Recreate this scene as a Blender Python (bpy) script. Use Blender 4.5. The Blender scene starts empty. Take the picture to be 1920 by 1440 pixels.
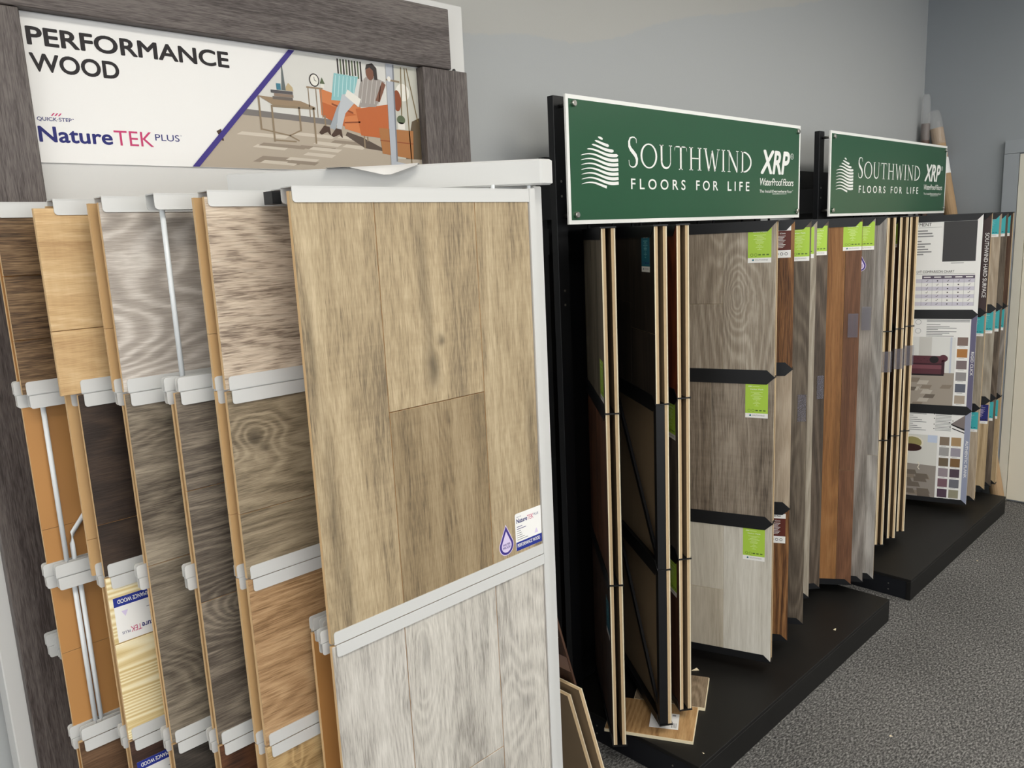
import bpy, bmesh, math, random
from mathutils import Vector, Matrix
random.seed(7)
sc = bpy.context.scene
col = sc.collection

# ------------------------------------------------------------------ camera
cd = bpy.data.cameras.new('camera'); cam = bpy.data.objects.new('camera', cd); col.objects.link(cam)
cd.sensor_fit = 'HORIZONTAL'; cd.sensor_width = 36.0; cd.lens = 1475.01 * 36 / 1920; cd.clip_start = 0.01
_p, _r, _y = math.radians(10.42105895), math.radians(-2.66779978), math.radians(43.72854251)
_F = Vector((math.sin(_y)*math.cos(_p), math.cos(_y)*math.cos(_p), -math.sin(_p)))
_R0 = Vector((math.cos(_y), -math.sin(_y), 0)); _U0 = _R0.cross(_F)
_R = _R0*math.cos(_r) + _U0*math.sin(_r); _U = -_R0*math.sin(_r) + _U0*math.cos(_r)
cam.matrix_world = Matrix(((_R.x, _U.x, -_F.x, 0), (_R.y, _U.y, -_F.y, 0), (_R.z, _U.z, -_F.z, 1.55), (0, 0, 0, 1)))
sc.camera = cam

# ------------------------------------------------------------------ sky and exposure
SKY_STRENGTH = 3.0
LAMP_STRENGTH = 9.8
wd = bpy.data.worlds.new('overcast_sky'); sc.world = wd; wd.use_nodes = True
wd.node_tree.nodes['Background'].inputs[0].default_value = (0.95, 0.975, 1.0, 1)
wd.node_tree.nodes['Background'].inputs[1].default_value = SKY_STRENGTH
vs = sc.view_settings
vs.view_transform = 'Standard'; vs.look = 'None'; vs.gamma = 1.0; vs.use_curve_mapping = False
vs.exposure = 0.0

# ------------------------------------------------------------------ materials
def lin(c):
    o = []
    for v in c[:3]:
        v = v/255.0
        o.append(v/12.92 if v <= 0.04045 else ((v+0.055)/1.055)**2.4)
    return (o[0], o[1], o[2], 1.0)

MATS = {}
def mat(name, rgb, rough=0.5, metal=0.0, spec=0.5, bump=0.0, bscale=200.0, mottle=0.0, mscale=3.0, emit=0.0, alpha=1.0, trans=0.0):
    if name in MATS: return MATS[name]
    m = bpy.data.materials.new(name); m.use_nodes = True; nt = m.node_tree; N = nt.nodes; L = nt.links
    b = N['Principled BSDF']
    b.inputs['Base Color'].default_value = lin(rgb); b.inputs['Roughness'].default_value = rough
    b.inputs['Metallic'].default_value = metal; b.inputs['Specular IOR Level'].default_value = spec
    if trans: b.inputs['Transmission Weight'].default_value = trans; b.inputs['IOR'].default_value = 1.25
    if alpha < 1: b.inputs['Alpha'].default_value = alpha
    if emit:
        b.inputs['Emission Color'].default_value = lin(rgb); b.inputs['Emission Strength'].default_value = emit
    tc = N.new('ShaderNodeTexCoord')
    if mottle:
        n = N.new('ShaderNodeTexNoise'); n.inputs['Scale'].default_value = mscale; n.inputs['Detail'].default_value = 5
        L.new(tc.outputs['Object'], n.inputs['Vector'])
        mx = N.new('ShaderNodeMix'); mx.data_type = 'RGBA'
        c = lin(rgb)
        mx.inputs[6].default_value = tuple(v*(1-mottle) for v in c[:3]) + (1,)
        mx.inputs[7].default_value = tuple(min(1, v*(1+mottle)) for v in c[:3]) + (1,)
        L.new(n.outputs['Fac'], mx.inputs[0]); L.new(mx.outputs[2], b.inputs['Base Color'])
    if bump:
        n2 = N.new('ShaderNodeTexNoise'); n2.inputs['Scale'].default_value = bscale; n2.inputs['Detail'].default_value = 3
        L.new(tc.outputs['Object'], n2.inputs['Vector'])
        bp = N.new('ShaderNodeBump'); bp.inputs['Strength'].default_value = bump; bp.inputs['Distance'].default_value = 0.002
        L.new(n2.outputs['Fac'], bp.inputs['Height']); L.new(bp.outputs['Normal'], b.inputs['Normal'])
    MATS[name] = m
    return m

def wood(name, dark, mid, light, axis='z', big=0.5, ring=0.25, fiber=0.35, pore=0.25, gs=1.0, rings=22.0, knots=(), rough=0.55, bump=0.25, lines=0.0, saw=0.0, gl=1.0):
    """procedural plank face; axis = direction of the grain in the plank's own space; knots: (a, z, ra, rz, dark, warp)"""
    if name in MATS: return MATS[name]
    m = bpy.data.materials.new(name); m.use_nodes = True; nt = m.node_tree; N = nt.nodes; L = nt.links
    b = N['Principled BSDF']; b.inputs['Roughness'].default_value = rough; b.inputs['Specular IOR Level'].default_value = 0.35
    def math_(op, a, c=None, clamp=False):
        n = N.new('ShaderNodeMath'); n.operation = op; n.use_clamp = clamp
        for i, v in enumerate((a, c)):
            if v is None: continue
            if isinstance(v, (int, float)): n.inputs[i].default_value = v
            else: L.new(v, n.inputs[i])
        return n.outputs[0]
    tc = N.new('ShaderNodeTexCoord'); oi = N.new('ShaderNodeObjectInfo')
    cb = N.new('ShaderNodeCombineXYZ')
    for i, k in enumerate((37.0, 11.0, 53.0)): L.new(math_('MULTIPLY', oi.outputs['Random'], k), cb.inputs[i])
    ad = N.new('ShaderNodeVectorMath'); ad.operation = 'ADD'
    L.new(tc.outputs['Object'], ad.inputs[0]); L.new(cb.outputs[0], ad.inputs[1])
    def mapped(g, c):
        n = N.new('ShaderNodeMapping'); n.vector_type = 'POINT'
        n.inputs['Scale'].default_value = (g*gl, c, c) if axis == 'x' else (c, c, g*gl)
        L.new(ad.outputs[0], n.inputs['Vector']); return n.outputs[0]
    def noise(vec, detail=3.0, dist=0.0, ro=0.5):
        n = N.new('ShaderNodeTexNoise'); n.inputs['Scale'].default_value = 1.0; n.inputs['Detail'].default_value = detail
        n.inputs['Distortion'].default_value = dist; n.inputs['Roughness'].default_value = ro
        L.new(vec, n.inputs['Vector']); return n.outputs['Fac']
    nb = noise(mapped(1.5*gs, 15*gs), 4, 0.7, 0.55)
    nr = noise(mapped(1.1*gs, 5.5*gs), 2.0, 0.25)
    kd = None
    if knots:
        wn = N.new('ShaderNodeTexNoise'); wn.inputs['Scale'].default_value = 22.0; wn.inputs['Detail'].default_value = 3; L.new(tc.outputs['Object'], wn.inputs['Vector'])
        wm = N.new('ShaderNodeVectorMath'); wm.operation = 'MULTIPLY_ADD'; L.new(wn.outputs['Color'], wm.inputs[0]); wm.inputs[1].default_value = (0.016, 0.016, 0.03); wm.inputs[2].default_value = (-0.008, -0.008, -0.015)
        wa = N.new('ShaderNodeVectorMath'); wa.operation = 'ADD'; L.new(tc.outputs['Object'], wa.inputs[0]); L.new(wm.outputs[0], wa.inputs[1])
        sp = N.new('ShaderNodeSeparateXYZ'); L.new(wa.outputs[0], sp.inputs[0])
        for (a, z, ra, rz, dk, wp) in knots:
            dx = math_('DIVIDE', math_('SUBTRACT', sp.outputs[0], a), ra); dz = math_('DIVIDE', math_('SUBTRACT', sp.outputs[2], z), rz)
            d2 = math_('ADD', math_('MULTIPLY', dx, dx), math_('MULTIPLY', dz, dz))
            if wp:
                wv = math_('DIVIDE', wp, math_('ADD', math_('MULTIPLY', d2, 0.08), 1.0))
                nr = math_('ADD', nr, wv)
            if dk:
                g = math_('MULTIPLY', math_('POWER', 2.71828, math_('MULTIPLY', d2, -1.0)), dk)
                kd = g if kd is None else math_('ADD', kd, g)
    rg = math_('ADD', math_('MULTIPLY', math_('SINE', math_('MULTIPLY', nr, rings*6.283)), 0.5), 0.5)
    rg = math_('POWER', rg, 1.6)
    fbr = noise(mapped(11*gs, 230*gs), 3, 0.5, 0.6)
    fb2 = noise(mapped(38*gs, 560*gs), 2, 0.3, 0.6)
    fm = math_('ADD', math_('MULTIPLY', math_('SUBTRACT', fbr, 0.5), 0.9), math_('MULTIPLY', math_('SUBTRACT', fb2, 0.5), 1.3))
    tot = big + ring
    v = math_('ADD', math_('MULTIPLY', math_('SUBTRACT', nb, 0.5), 0.75*big/tot), math_('MULTIPLY', math_('SUBTRACT', rg, 0.4), 0.42*ring/tot))
    v = math_('ADD', math_('ADD', v, 0.49), math_('MULTIPLY', fm, fiber*0.85))
    fm = math_('ADD', fm, 0.5)
    if saw:
        ss = noise(mapped(160*gs, 14*gs), 2, 0.2)
        v = math_('ADD', v, math_('MULTIPLY', math_('SUBTRACT', ss, 0.5), saw))
    ramp = N.new('ShaderNodeValToRGB'); cr = ramp.color_ramp
    cr.elements[0].position = 0.30; cr.elements[0].color = lin(dark)
    cr.elements[1].position = 0.68; cr.elements[1].color = lin(light)
    e = cr.elements.new(0.48); e.color = lin(mid)
    L.new(v, ramp.inputs[0])
    dk = None
    if pore:
        po = noise(mapped(20*gs, 270*gs), 2, 0.25)
        po = math_('MULTIPLY', math_('SUBTRACT', 0.44, po), 8.0, True)
        dk = math_('MULTIPLY', po, pore*0.75)
    if lines:
        ln = noise(mapped(4.0*gs, 190*gs), 3, 0.7)
        ln = math_('MULTIPLY', math_('SUBTRACT', 0.42, ln), 9.0, True)
        ln = math_('MULTIPLY', ln, lines)
        dk = ln if dk is None else math_('MAXIMUM', dk, ln)
    if kd is not None: dk = kd if dk is None else math_('ADD', dk, kd)
    out = ramp.outputs[0]
    if dk is not None:
        mx = N.new('ShaderNodeMix'); mx.data_type = 'RGBA'; mx.clamp_factor = True
        dd = lin(dark); mx.inputs[7].default_value = tuple(x*0.45 for x in dd[:3]) + (1,)
        L.new(dk, mx.inputs[0]); L.new(out, mx.inputs[6]); out = mx.outputs[2]
    mt = N.new('ShaderNodeMix'); mt.data_type = 'RGBA'; mt.blend_type = 'MULTIPLY'; mt.inputs[0].default_value = 1.0
    L.new(out, mt.inputs[6]); L.new(oi.outputs['Color'], mt.inputs[7]); L.new(mt.outputs[2], b.inputs['Base Color'])
    if bump:
        bp = N.new('ShaderNodeBump'); bp.inputs['Strength'].default_value = bump; bp.inputs['Distance'].default_value = 0.0012
        L.new(fm, bp.inputs['Height']); L.new(bp.outputs['Normal'], b.inputs['Normal'])
    MATS[name] = m
    return m

# ------------------------------------------------------------------ mesh helpers
class MB:
    """collects faces with material slots, builds ONE mesh object"""
    def __init__(s): s.v = []; s.f = []; s.m = []; s.mats = []
    def slot(s, m):
        if m not in s.mats: s.mats.append(m)
        return s.mats.index(m)
    def add(s, verts, faces, m):
        o = len(s.v); k = s.slot(m)
        s.v += [tuple(v) for v in verts]
        for f in faces: s.f.append([i+o for i in f]); s.m.append(k)
        return s
    def box(s, x0, x1, y0, y1, z0, z1, m):
        v = [(x0,y0,z0),(x1,y0,z0),(x1,y1,z0),(x0,y1,z0),(x0,y0,z1),(x1,y0,z1),(x1,y1,z1),(x0,y1,z1)]
        return s.add(v, [(0,3,2,1),(4,5,6,7),(0,1,5,4),(1,2,6,5),(2,3,7,6),(3,0,4,7)], m)
    def prism(s, pts, fn, d0, d1, m, cap=None):
        """pts 2D ccw, fn(a,b,d) -> 3D; extruded from d0 (front) to d1"""
        n = len(pts)
        v = [fn(a, b, d0) for a, b in pts] + [fn(a, b, d1) for a, b in pts]
        s.add(v, [list(range(n)), list(range(2*n-1, n-1, -1))] + [(i, i+n, (i+1) % n + n, (i+1) % n) for i in range(n)], m)
        return s
    def tube(s, pts, r, m, seg=10, caps=True):
        rings = []; P = [Vector(p) for p in pts]
        for i, p in enumerate(P):
            t = (P[min(i+1, len(P)-1)] - P[max(i-1, 0)]).normalized()
            a = t.orthogonal() if abs(t.z) > 0.9 else t.cross(Vector((0, 0, 1)))
            a.normalize(); c = t.cross(a)
            rr = r[i] if isinstance(r, (list, tuple)) else r
            rings.append([p + a*rr*math.cos(2*math.pi*k/seg) + c*rr*math.sin(2*math.pi*k/seg) for k in range(seg)])
        v = [q for rg in rings for q in rg]; f = []
        for i in range(len(P)-1):
            for k in range(seg):
                f.append((i*seg+k, i*seg+(k+1) % seg, (i+1)*seg+(k+1) % seg, (i+1)*seg+k))
        if caps: f += [list(range(seg-1, -1, -1)), list(range((len(P)-1)*seg, len(P)*seg))]
        return s.add(v, f, m)
    def build(s, name, parent=None, loc=None, rotz=0.0, smooth=False, bevel=0.0):
        me = bpy.data.meshes.new(name); me.from_pydata(s.v, [], s.f)
        for m in s.mats: me.materials.append(m)
        me.polygons.foreach_set('material_index', s.m)
        bm = bmesh.new(); bm.from_mesh(me)
        if bevel:
            bmesh.ops.remove_doubles(bm, verts=bm.verts, dist=1e-6)
            bmesh.ops.bevel(bm, geom=list(bm.edges), offset=bevel, segments=1, affect='EDGES', clamp_overlap=True)
        if not getattr(s, 'flat', False): bmesh.ops.recalc_face_normals(bm, faces=bm.faces)
        bm.to_mesh(me); bm.free()
        if smooth:
            for p in me.polygons: p.use_smooth = True
        o = bpy.data.objects.new(name, me); col.objects.link(o)
        if parent: o.parent = parent
        if loc is not None: o.location = loc
        o.rotation_euler.z = rotz
        return o

def empty(name, loc=(0, 0, 0), rotz=0.0):
    o = bpy.data.objects.new(name, None); col.objects.link(o); o.location = loc; o.rotation_euler.z = rotz
    o.empty_display_size = 0.05
    return o
def tag(o, label=None, cat=None, group=None, kind=None):
    if label: o['label'] = label
    if cat: o['category'] = cat
    if group: o['group'] = group
    if kind: o['kind'] = kind
    return o
def FX(a, b, d): return (a, d, b)          # a -> x, b -> z, depth -> y

def rrect(x0, x1, z0, z1, r, corners):
    """rectangle with some rounded corners (subset of 'bl','br','tr','tl'), ccw"""
    out = []
    for c, cx, cz, a0 in (('bl', x0, z0, 180), ('br', x1, z0, 270), ('tr', x1, z1, 0), ('tl', x0, z1, 90)):
        if c in corners:
            ox = cx + (r if 'l' in c else -r); oz = cz + (r if 'b' in c else -r)
            for k in range(4):
                a = math.radians(a0 + 30*k); out.append((ox + r*math.cos(a), oz + r*math.sin(a)))
        else: out.append((cx, cz))
    return out

def plank(parent, x0, x1, z0, z1, yf, th, face, edge, back, tint=1.0, name='plank', ch=0.0008, sgn=1):
    """a plank whose decorated face looks to -y (sgn 1) or +y (sgn -1)"""
    mb = MB()
    yb = yf + th*sgn; yc = yf + ch*sgn
    o = [(x0, yc, z0), (x1, yc, z0), (x1, yc, z1), (x0, yc, z1)]
    i = [(x0+ch, yf, z0+ch), (x1-ch, yf, z0+ch), (x1-ch, yf, z1-ch), (x0+ch, yf, z1-ch)]
    k = [(x0, yb, z0), (x1, yb, z0), (x1, yb, z1), (x0, yb, z1)]
    mb.add(i, [(0, 1, 2, 3)], face)
    mb.add(i + o, [(a, 4+a, 4+(a+1) % 4, (a+1) % 4) for a in range(4)], edge if ch > .001 else face)
    mb.add(o + k, [(a, 4+a, 4+(a+1) % 4, (a+1) % 4) for a in range(4)], edge)
    mb.add(k, [(3, 2, 1, 0)], back)
    ob = mb.build(name, parent)
    t = tint if isinstance(tint, tuple) else (tint, tint, tint)
    ob.color = (*t, 1)
    return ob

# ---- text: outlines of the built-in font as flat triangles
_TX = {}
def text2d(s, bold=0.0, shear=0.0, spacing=1.0):
    key = (s, bold, shear, spacing)
    if key in _TX: return _TX[key]
    c = bpy.data.curves.new('t', 'FONT'); c.body = s; c.offset = bold; c.shear = shear; c.space_character = spacing
    c.resolution_u = 5; c.fill_mode = 'FRONT'
    o = bpy.data.objects.new('t', c); col.objects.link(o)
    bpy.context.view_layer.update()
    me = bpy.data.meshes.new_from_object(o.evaluated_get(bpy.context.evaluated_depsgraph_get()))
    v = [(p.co.x, p.co.y) for p in me.vertices]; f = [list(p.vertices) for p in me.polygons]
    bpy.data.objects.remove(o); bpy.data.curves.remove(c); bpy.data.meshes.remove(me)
    _TX[key] = (v, f); return v, f

class Print:
    """flat printed pieces in a local (u, v) frame; layer height in steps of 0.12 mm"""
    def __init__(s, fn, step=0.00012): s.fn = fn; s.mb = MB(); s.mb.flat = True; s.step = step
    def poly(s, pts, m, layer=1):
        s.mb.add([s.fn(a, b, layer*s.step) for a, b in pts], [list(range(len(pts)))], m); return s
    def rect(s, u0, u1, v0, v1, m, layer=1): return s.poly([(u0, v0), (u1, v0), (u1, v1), (u0, v1)], m, layer)
    def line(s, a, b, w, m, layer=2):
        a = Vector(a); b = Vector(b); t = (b-a).normalized(); n = Vector((-t.y, t.x))*w/2
        return s.poly([a-n, b-n, b+n, a+n], m, layer)
    def disc(s, u, v, ru, rv, m, layer=2, n=20, a0=0, a1=360):
        return s.poly([(u+ru*math.cos(math.radians(a0+(a1-a0)*k/n)), v+rv*math.sin(math.radians(a0+(a1-a0)*k/n))) for k in range(n if a1-a0 >= 360 else n+1)], m, layer)
    def stroke(s, pts, ws, m, layer=2):
        P = [Vector(p) for p in pts]; n = len(P); L = []; Rr = []
        for i in range(n):
            t = (P[min(i+1, n-1)] - P[max(i-1, 0)]).normalized(); q = Vector((-t.y, t.x))
            w = ws[i] if isinstance(ws, (list, tuple)) else ws
            L.append(P[i]+q*w/2); Rr.append(P[i]-q*w/2)
        v = [s.fn(a[0], a[1], layer*s.step) for a in L+Rr]
        s.mb.add(v, [(i+n, i+n+1, i+1, i) for i in range(n-1)], m); return s
    def ring(s, u, v, ro, ri, m, layer=2, n=28, rov=None, riv=None):
        rov = rov or ro; riv = riv or ri
        a = [2*math.pi*k/n for k in range(n)]
        V = [s.fn(u+ro*math.cos(t), v+rov*math.sin(t), layer*s.step) for t in a] + [s.fn(u+ri*math.cos(t), v+riv*math.sin(t), layer*s.step) for t in a]
        s.mb.add(V, [(k, (k+1) % n, (k+1) % n+n, k+n) for k in range(n)], m); return s
    def text(s, st, u0, u1, v0, v1, m, layer=2, bold=0.0, shear=0.0, spacing=1.0, flip=False, rot=None):
        V, f = text2d(st, 0.0, shear, spacing)
        if not V: return s
        lay = [0.0]*len(V)
        if bold > 0:
            n0 = len(V); V2 = []; f2 = []; lay = [k*0.11 for k in range(9) for _ in range(n0)]
            for i, (dx, dy) in enumerate(((0, 0), (1, 0), (-1, 0), (0, 1), (0, -1), (.7, .7), (-.7, .7), (.7, -.7), (-.7, -.7))):
                V2 += [(x+dx*bold, y+dy*bold) for x, y in V]; f2 += [[j+i*n0 for j in q] for q in f]
            V, f = V2, f2
        xs = [p[0] for p in V]; ys = [p[1] for p in V]; ax, bx, ay, by = min(xs), max(xs), min(ys), max(ys)
        out = []
        for (x, y), dl in zip(V, lay):
            a = (x-ax)/(bx-ax); b_ = (y-ay)/(by-ay)
            if flip: a, b_ = 1-a, 1-b_
            if rot == 'down': a, b_ = b_, 1-a           # reads from top to bottom
            out.append(s.fn(u0+a*(u1-u0), v0+b_*(v1-v0), (layer+dl)*s.step))
        s.mb.add(out, f, m); return s
    def build(s, name, parent=None): return s.mb.build(name, parent)

# ------------------------------------------------------------------ common materials
M_white = mat('powder_coated_white_metal', (206, 206, 204), 0.38, spec=0.4, mottle=0.015)
M_rodw = mat('white_rod_enamel', (222, 226, 228), 0.25)
M_black = mat('black_powder_coat', (17, 18, 21), 0.42, spec=0.4, bump=0.05, bscale=900)
M_blackp = mat('black_laminate', (20, 19, 18), 0.5, spec=0.35, mottle=0.25, mscale=14, bump=0.04, bscale=500)
M_tan = mat('fibreboard_edge', (216, 181, 134), 0.75, mottle=0.06, mscale=60)
M_ochre = mat('ochre_board_back', (182, 131, 74), 0.6, mottle=0.06, mscale=7)
M_rawback = mat('raw_tan_board_back', (188, 152, 104), 0.7, mottle=0.08, mscale=9)
M_cream = mat('cream_veneer_edge', (234, 221, 190), 0.6)
M_core = mat('tan_sample_core', (196, 170, 132), 0.75, mottle=0.08, mscale=50)
M_coreback = mat('brown_kraft_backing', (140, 119, 92), 0.8, mottle=0.08, mscale=12)
M_pwhite = mat('white_print', (240, 239, 236), 0.45, spec=0.3)
M_ink = mat('black_ink', (35, 30, 32), 0.5, spec=0.3)
M_grey = mat('grey_ink', (140, 140, 140), 0.5, spec=0.3)
M_navy = mat('navy_ink', (35, 38, 110), 0.5, spec=0.3)
M_blue = mat('royal_blue_ink', (38, 52, 140), 0.5, spec=0.3)
M_pink = mat('raspberry_ink', (196, 62, 110), 0.5, spec=0.3)
M_violet = mat('violet_ink', (62, 50, 130), 0.5, spec=0.3)
M_lilac = mat('lilac_ink', (216, 204, 232), 0.5, spec=0.3)
M_lime = mat('lime_print', (172, 208, 74), 0.45, spec=0.3)
M_limel = mat('pale_lime_ink', (214, 234, 158), 0.5)
M_limed = mat('dark_lime_ink', (78, 110, 30), 0.5)
M_teal = mat('teal_print', (64, 172, 178), 0.45, spec=0.3)
M_teald = mat('deep_teal_print', (32, 104, 124), 0.45, spec=0.3)
M_teall = mat('pale_teal_ink', (140, 208, 212), 0.5)
M_maroon = mat('maroon_print', (92, 42, 34), 0.45, spec=0.3)
M_steel = mat('brushed_steel', (190, 188, 182), 0.28, metal=1.0)
M_clear = mat('clear_violet_plastic', (130, 128, 140), 0.12, alpha=0.28)

# ------------------------------------------------------------------ the room
WX0, WX1, WY0, WY1, CZ = -3.6, 4.84, -4.6, 1.66, 2.76
def carpet_mat():
    m = bpy.data.materials.new('grey_loop_carpet'); m.use_nodes = True; nt = m.node_tree; N = nt.nodes; L = nt.links
    b = N['Principled BSDF']; b.inputs['Roughness'].default_value = 0.95; b.inputs['Specular IOR Level'].default_value = 0.1
    tc = N.new('ShaderNodeTexCoord')
    mp = N.new('ShaderNodeMapping'); mp.inputs['Scale'].default_value = (0.62, 1.5, 1.0); mp.inputs['Rotation'].default_value = (0, 0, 0.75)
    L.new(tc.outputs['Object'], mp.inputs['Vector'])
    n1 = N.new('ShaderNodeTexNoise'); n1.inputs['Scale'].default_value = 360; n1.inputs['Detail'].default_value = 4; n1.inputs['Roughness'].default_value = 0.7
    n2 = N.new('ShaderNodeTexNoise'); n2.inputs['Scale'].default_value = 130; n2.inputs['Detail'].default_value = 3
    n3 = N.new('ShaderNodeTexNoise'); n3.inputs['Scale'].default_value = 1.4; n3.inputs['Detail'].default_value = 2
    for n in (n1, n2): L.new(mp.outputs[0], n.inputs['Vector'])
    L.new(tc.outputs['Object'], n3.inputs['Vector'])
    ma = N.new('ShaderNodeMath'); ma.operation = 'ADD'; L.new(n1.outputs['Fac'], ma.inputs[0]); L.new(n2.outputs['Fac'], ma.inputs[1])
    mb_ = N.new('ShaderNodeMath'); mb_.operation = 'MULTIPLY_ADD'; L.new(n3.outputs['Fac'], mb_.inputs[0]); mb_.inputs[1].default_value = 0.16; L.new(ma.outputs[0], mb_.inputs[2])
    r = N.new('ShaderNodeValToRGB'); cr = r.color_ramp
    mm = N.new('ShaderNodeMath'); mm.operation = 'MULTIPLY'; L.new(mb_.outputs[0], mm.inputs[0]); mm.inputs[1].default_value = 0.5
    L.new(mm.outputs[0], r.inputs[0])
    cr.elements[0].position = 0.40; cr.elements[0].color = lin((38, 38, 38)); cr.elements[1].position = 0.68; cr.elements[1].color = lin((170, 168, 165))
    e = cr.elements.new(0.53); e.color = lin((92, 91, 90))
    L.new(r.outputs[0], b.inputs['Base Color'])
    bp = N.new('ShaderNodeBump'); bp.inputs['Strength'].default_value = 0.45; bp.inputs['Distance'].default_value = 0.003
    L.new(ma.outputs[0], bp.inputs['Height']); L.new(bp.outputs['Normal'], b.inputs['Normal'])
    return m
def wall_mat():
    """grey wall paint, an older warmer coat showing above a ragged rolled edge"""
    m = bpy.data.materials.new('grey_wall_paint'); m.use_nodes = True; nt = m.node_tree; N = nt.nodes; L = nt.links
    b = N['Principled BSDF']; b.inputs['Roughness'].default_value = 0.6; b.inputs['Specular IOR Level'].default_value = 0.25
    tc = N.new('ShaderNodeTexCoord'); sp = N.new('ShaderNodeSeparateXYZ'); L.new(tc.outputs['Object'], sp.inputs[0])
    n = N.new('ShaderNodeTexNoise'); n.inputs['Scale'].default_value = 26; n.inputs['Detail'].default_value = 6; n.inputs['Roughness'].default_value = 0.75
    L.new(tc.outputs['Object'], n.inputs['Vector'])
    n2 = N.new('ShaderNodeTexNoise'); n2.inputs['Scale'].default_value = 1.6; L.new(tc.outputs['Object'], n2.inputs['Vector'])
    def mth(op, a, c):
        q = N.new('ShaderNodeMath'); q.operation = op
        for i, v in enumerate((a, c)):
            if isinstance(v, (int, float)): q.inputs[i].default_value = v
            else: L.new(v, q.inputs[i])
        return q.outputs[0]
    h = mth('ADD', sp.outputs[2], mth('MULTIPLY', mth('SUBTRACT', n.outputs['Fac'], 0.5), 0.03))
    h = mth('ADD', h, mth('MULTIPLY', mth('SUBTRACT', n2.outputs['Fac'], 0.5), 0.12))
    h = mth('SUBTRACT', h, mth('MULTIPLY', mth('MAXIMUM', mth('SUBTRACT', sp.outputs[0], 1.9), 0.0), 0.25))
    f = mth('MULTIPLY', mth('SUBTRACT', h, 2.108), 150.0); f = mth('MINIMUM', mth('MAXIMUM', f, 0.0), 1.0)
    mx = N.new('ShaderNodeMix'); mx.data_type = 'RGBA'; L.new(f, mx.inputs[0])
    mx.inputs[6].default_value = lin((172, 174, 174)); mx.inputs[7].default_value = lin((178, 177, 172))
    L.new(mx.outputs[2], b.inputs['Base Color'])
    n3 = N.new('ShaderNodeTexNoise'); n3.inputs['Scale'].default_value = 320; L.new(tc.outputs['Object'], n3.inputs['Vector'])
    bp = N.new('ShaderNodeBump'); bp.inputs['Strength'].default_value = 0.12; bp.inputs['Distance'].default_value = 0.002
    L.new(n3.outputs['Fac'], bp.inputs['Height']); L.new(bp.outputs['Normal'], b.inputs['Normal'])
    return m
M_carpet = carpet_mat(); M_wall = wall_mat()
M_wallr = mat('blue_grey_wall_paint', (148, 153, 157), 0.6, spec=0.25, mottle=0.03, mscale=2, bump=0.1, bscale=320)
M_ceil = mat('ceiling_tile', (205, 204, 198), 0.9, spec=0.1, bump=0.2, bscale=120)
def struct(o): o['kind'] = 'structure'; return o
struct(MB().box(WX0, WX1, WY0, WY1, -0.06, 0.0, M_carpet).build('floor'))
struct(MB().box(WX0, WX1, WY1, WY1+0.1, 0, CZ, M_wall).build('wall_back'))
struct(MB().box(WX1, WX1+0.1, WY0, WY1+0.1, 0, CZ, M_wallr).build('wall_right'))
wl = MB().box(WX0-0.1, WX0, WY0, WY1+0.1, 0, 0.35, M_wallr).box(WX0-0.1, WX0, WY0, WY1+0.1, 2.5, CZ, M_wallr)
for y0, y1 in ((WY0, -3.9), (-1.75, -1.55), (0.6, WY1+0.1)): wl.box(WX0-0.1, WX0, y0, y1, 0.35, 2.5, M_wallr)
struct(wl.build('wall_left'))
struct(MB().box(WX0-0.1, WX1+0.1, WY0-0.1, WY1+0.1, CZ, CZ+0.08, M_ceil).build('ceiling'))
# shop front behind the camera: low wall, head and piers around three big panes
wf = MB().box(WX0, WX1, WY0-0.1, WY0, 0, 0.35, M_wallr).box(WX0, WX1, WY0-0.1, WY0, 2.5, CZ, M_wallr)
for x0, x1 in ((WX0, -2.9), (-0.5, -0.35), (2.05, 2.2), (4.55, WX1)): wf.box(x0, x1, WY0-0.1, WY0, 0.35, 2.5, M_wallr)
struct(wf.build('wall_front'))
M_alu = mat('dark_window_aluminium', (60, 60, 60), 0.4, metal=0.6)
for n, (x0, x1) in enumerate(((-2.9, -0.5), (-0.35, 2.05), (2.2, 4.55))):
    w = MB()
    w.box(x0, x1, WY0-0.08, WY0-0.03, 0.35, 0.40, M_alu).box(x0, x1, WY0-0.08, WY0-0.03, 2.45, 2.5, M_alu)
    w.box(x0, x0+0.05, WY0-0.08, WY0-0.03, 0.40, 2.45, M_alu).box(x1-0.05, x1, WY0-0.08, WY0-0.03, 0.40, 2.45, M_alu)
    struct(w.build('window_%d' % (n+1)))
for n, (y0, y1) in enumerate(((-3.9, -1.75), (-1.55, 0.6))):
    w = MB(); xa, xb = WX0-0.08, WX0-0.03
    w.box(xa, xb, y0, y1, 0.35, 0.40, M_alu).box(xa, xb, y0, y1, 2.45, 2.5, M_alu).box(xa, xb, y0, y0+0.05, 0.40, 2.45, M_alu).box(xa, xb, y1-0.05, y1, 0.40, 2.45, M_alu)
    struct(w.build('window_%d' % (n+4)))
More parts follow.
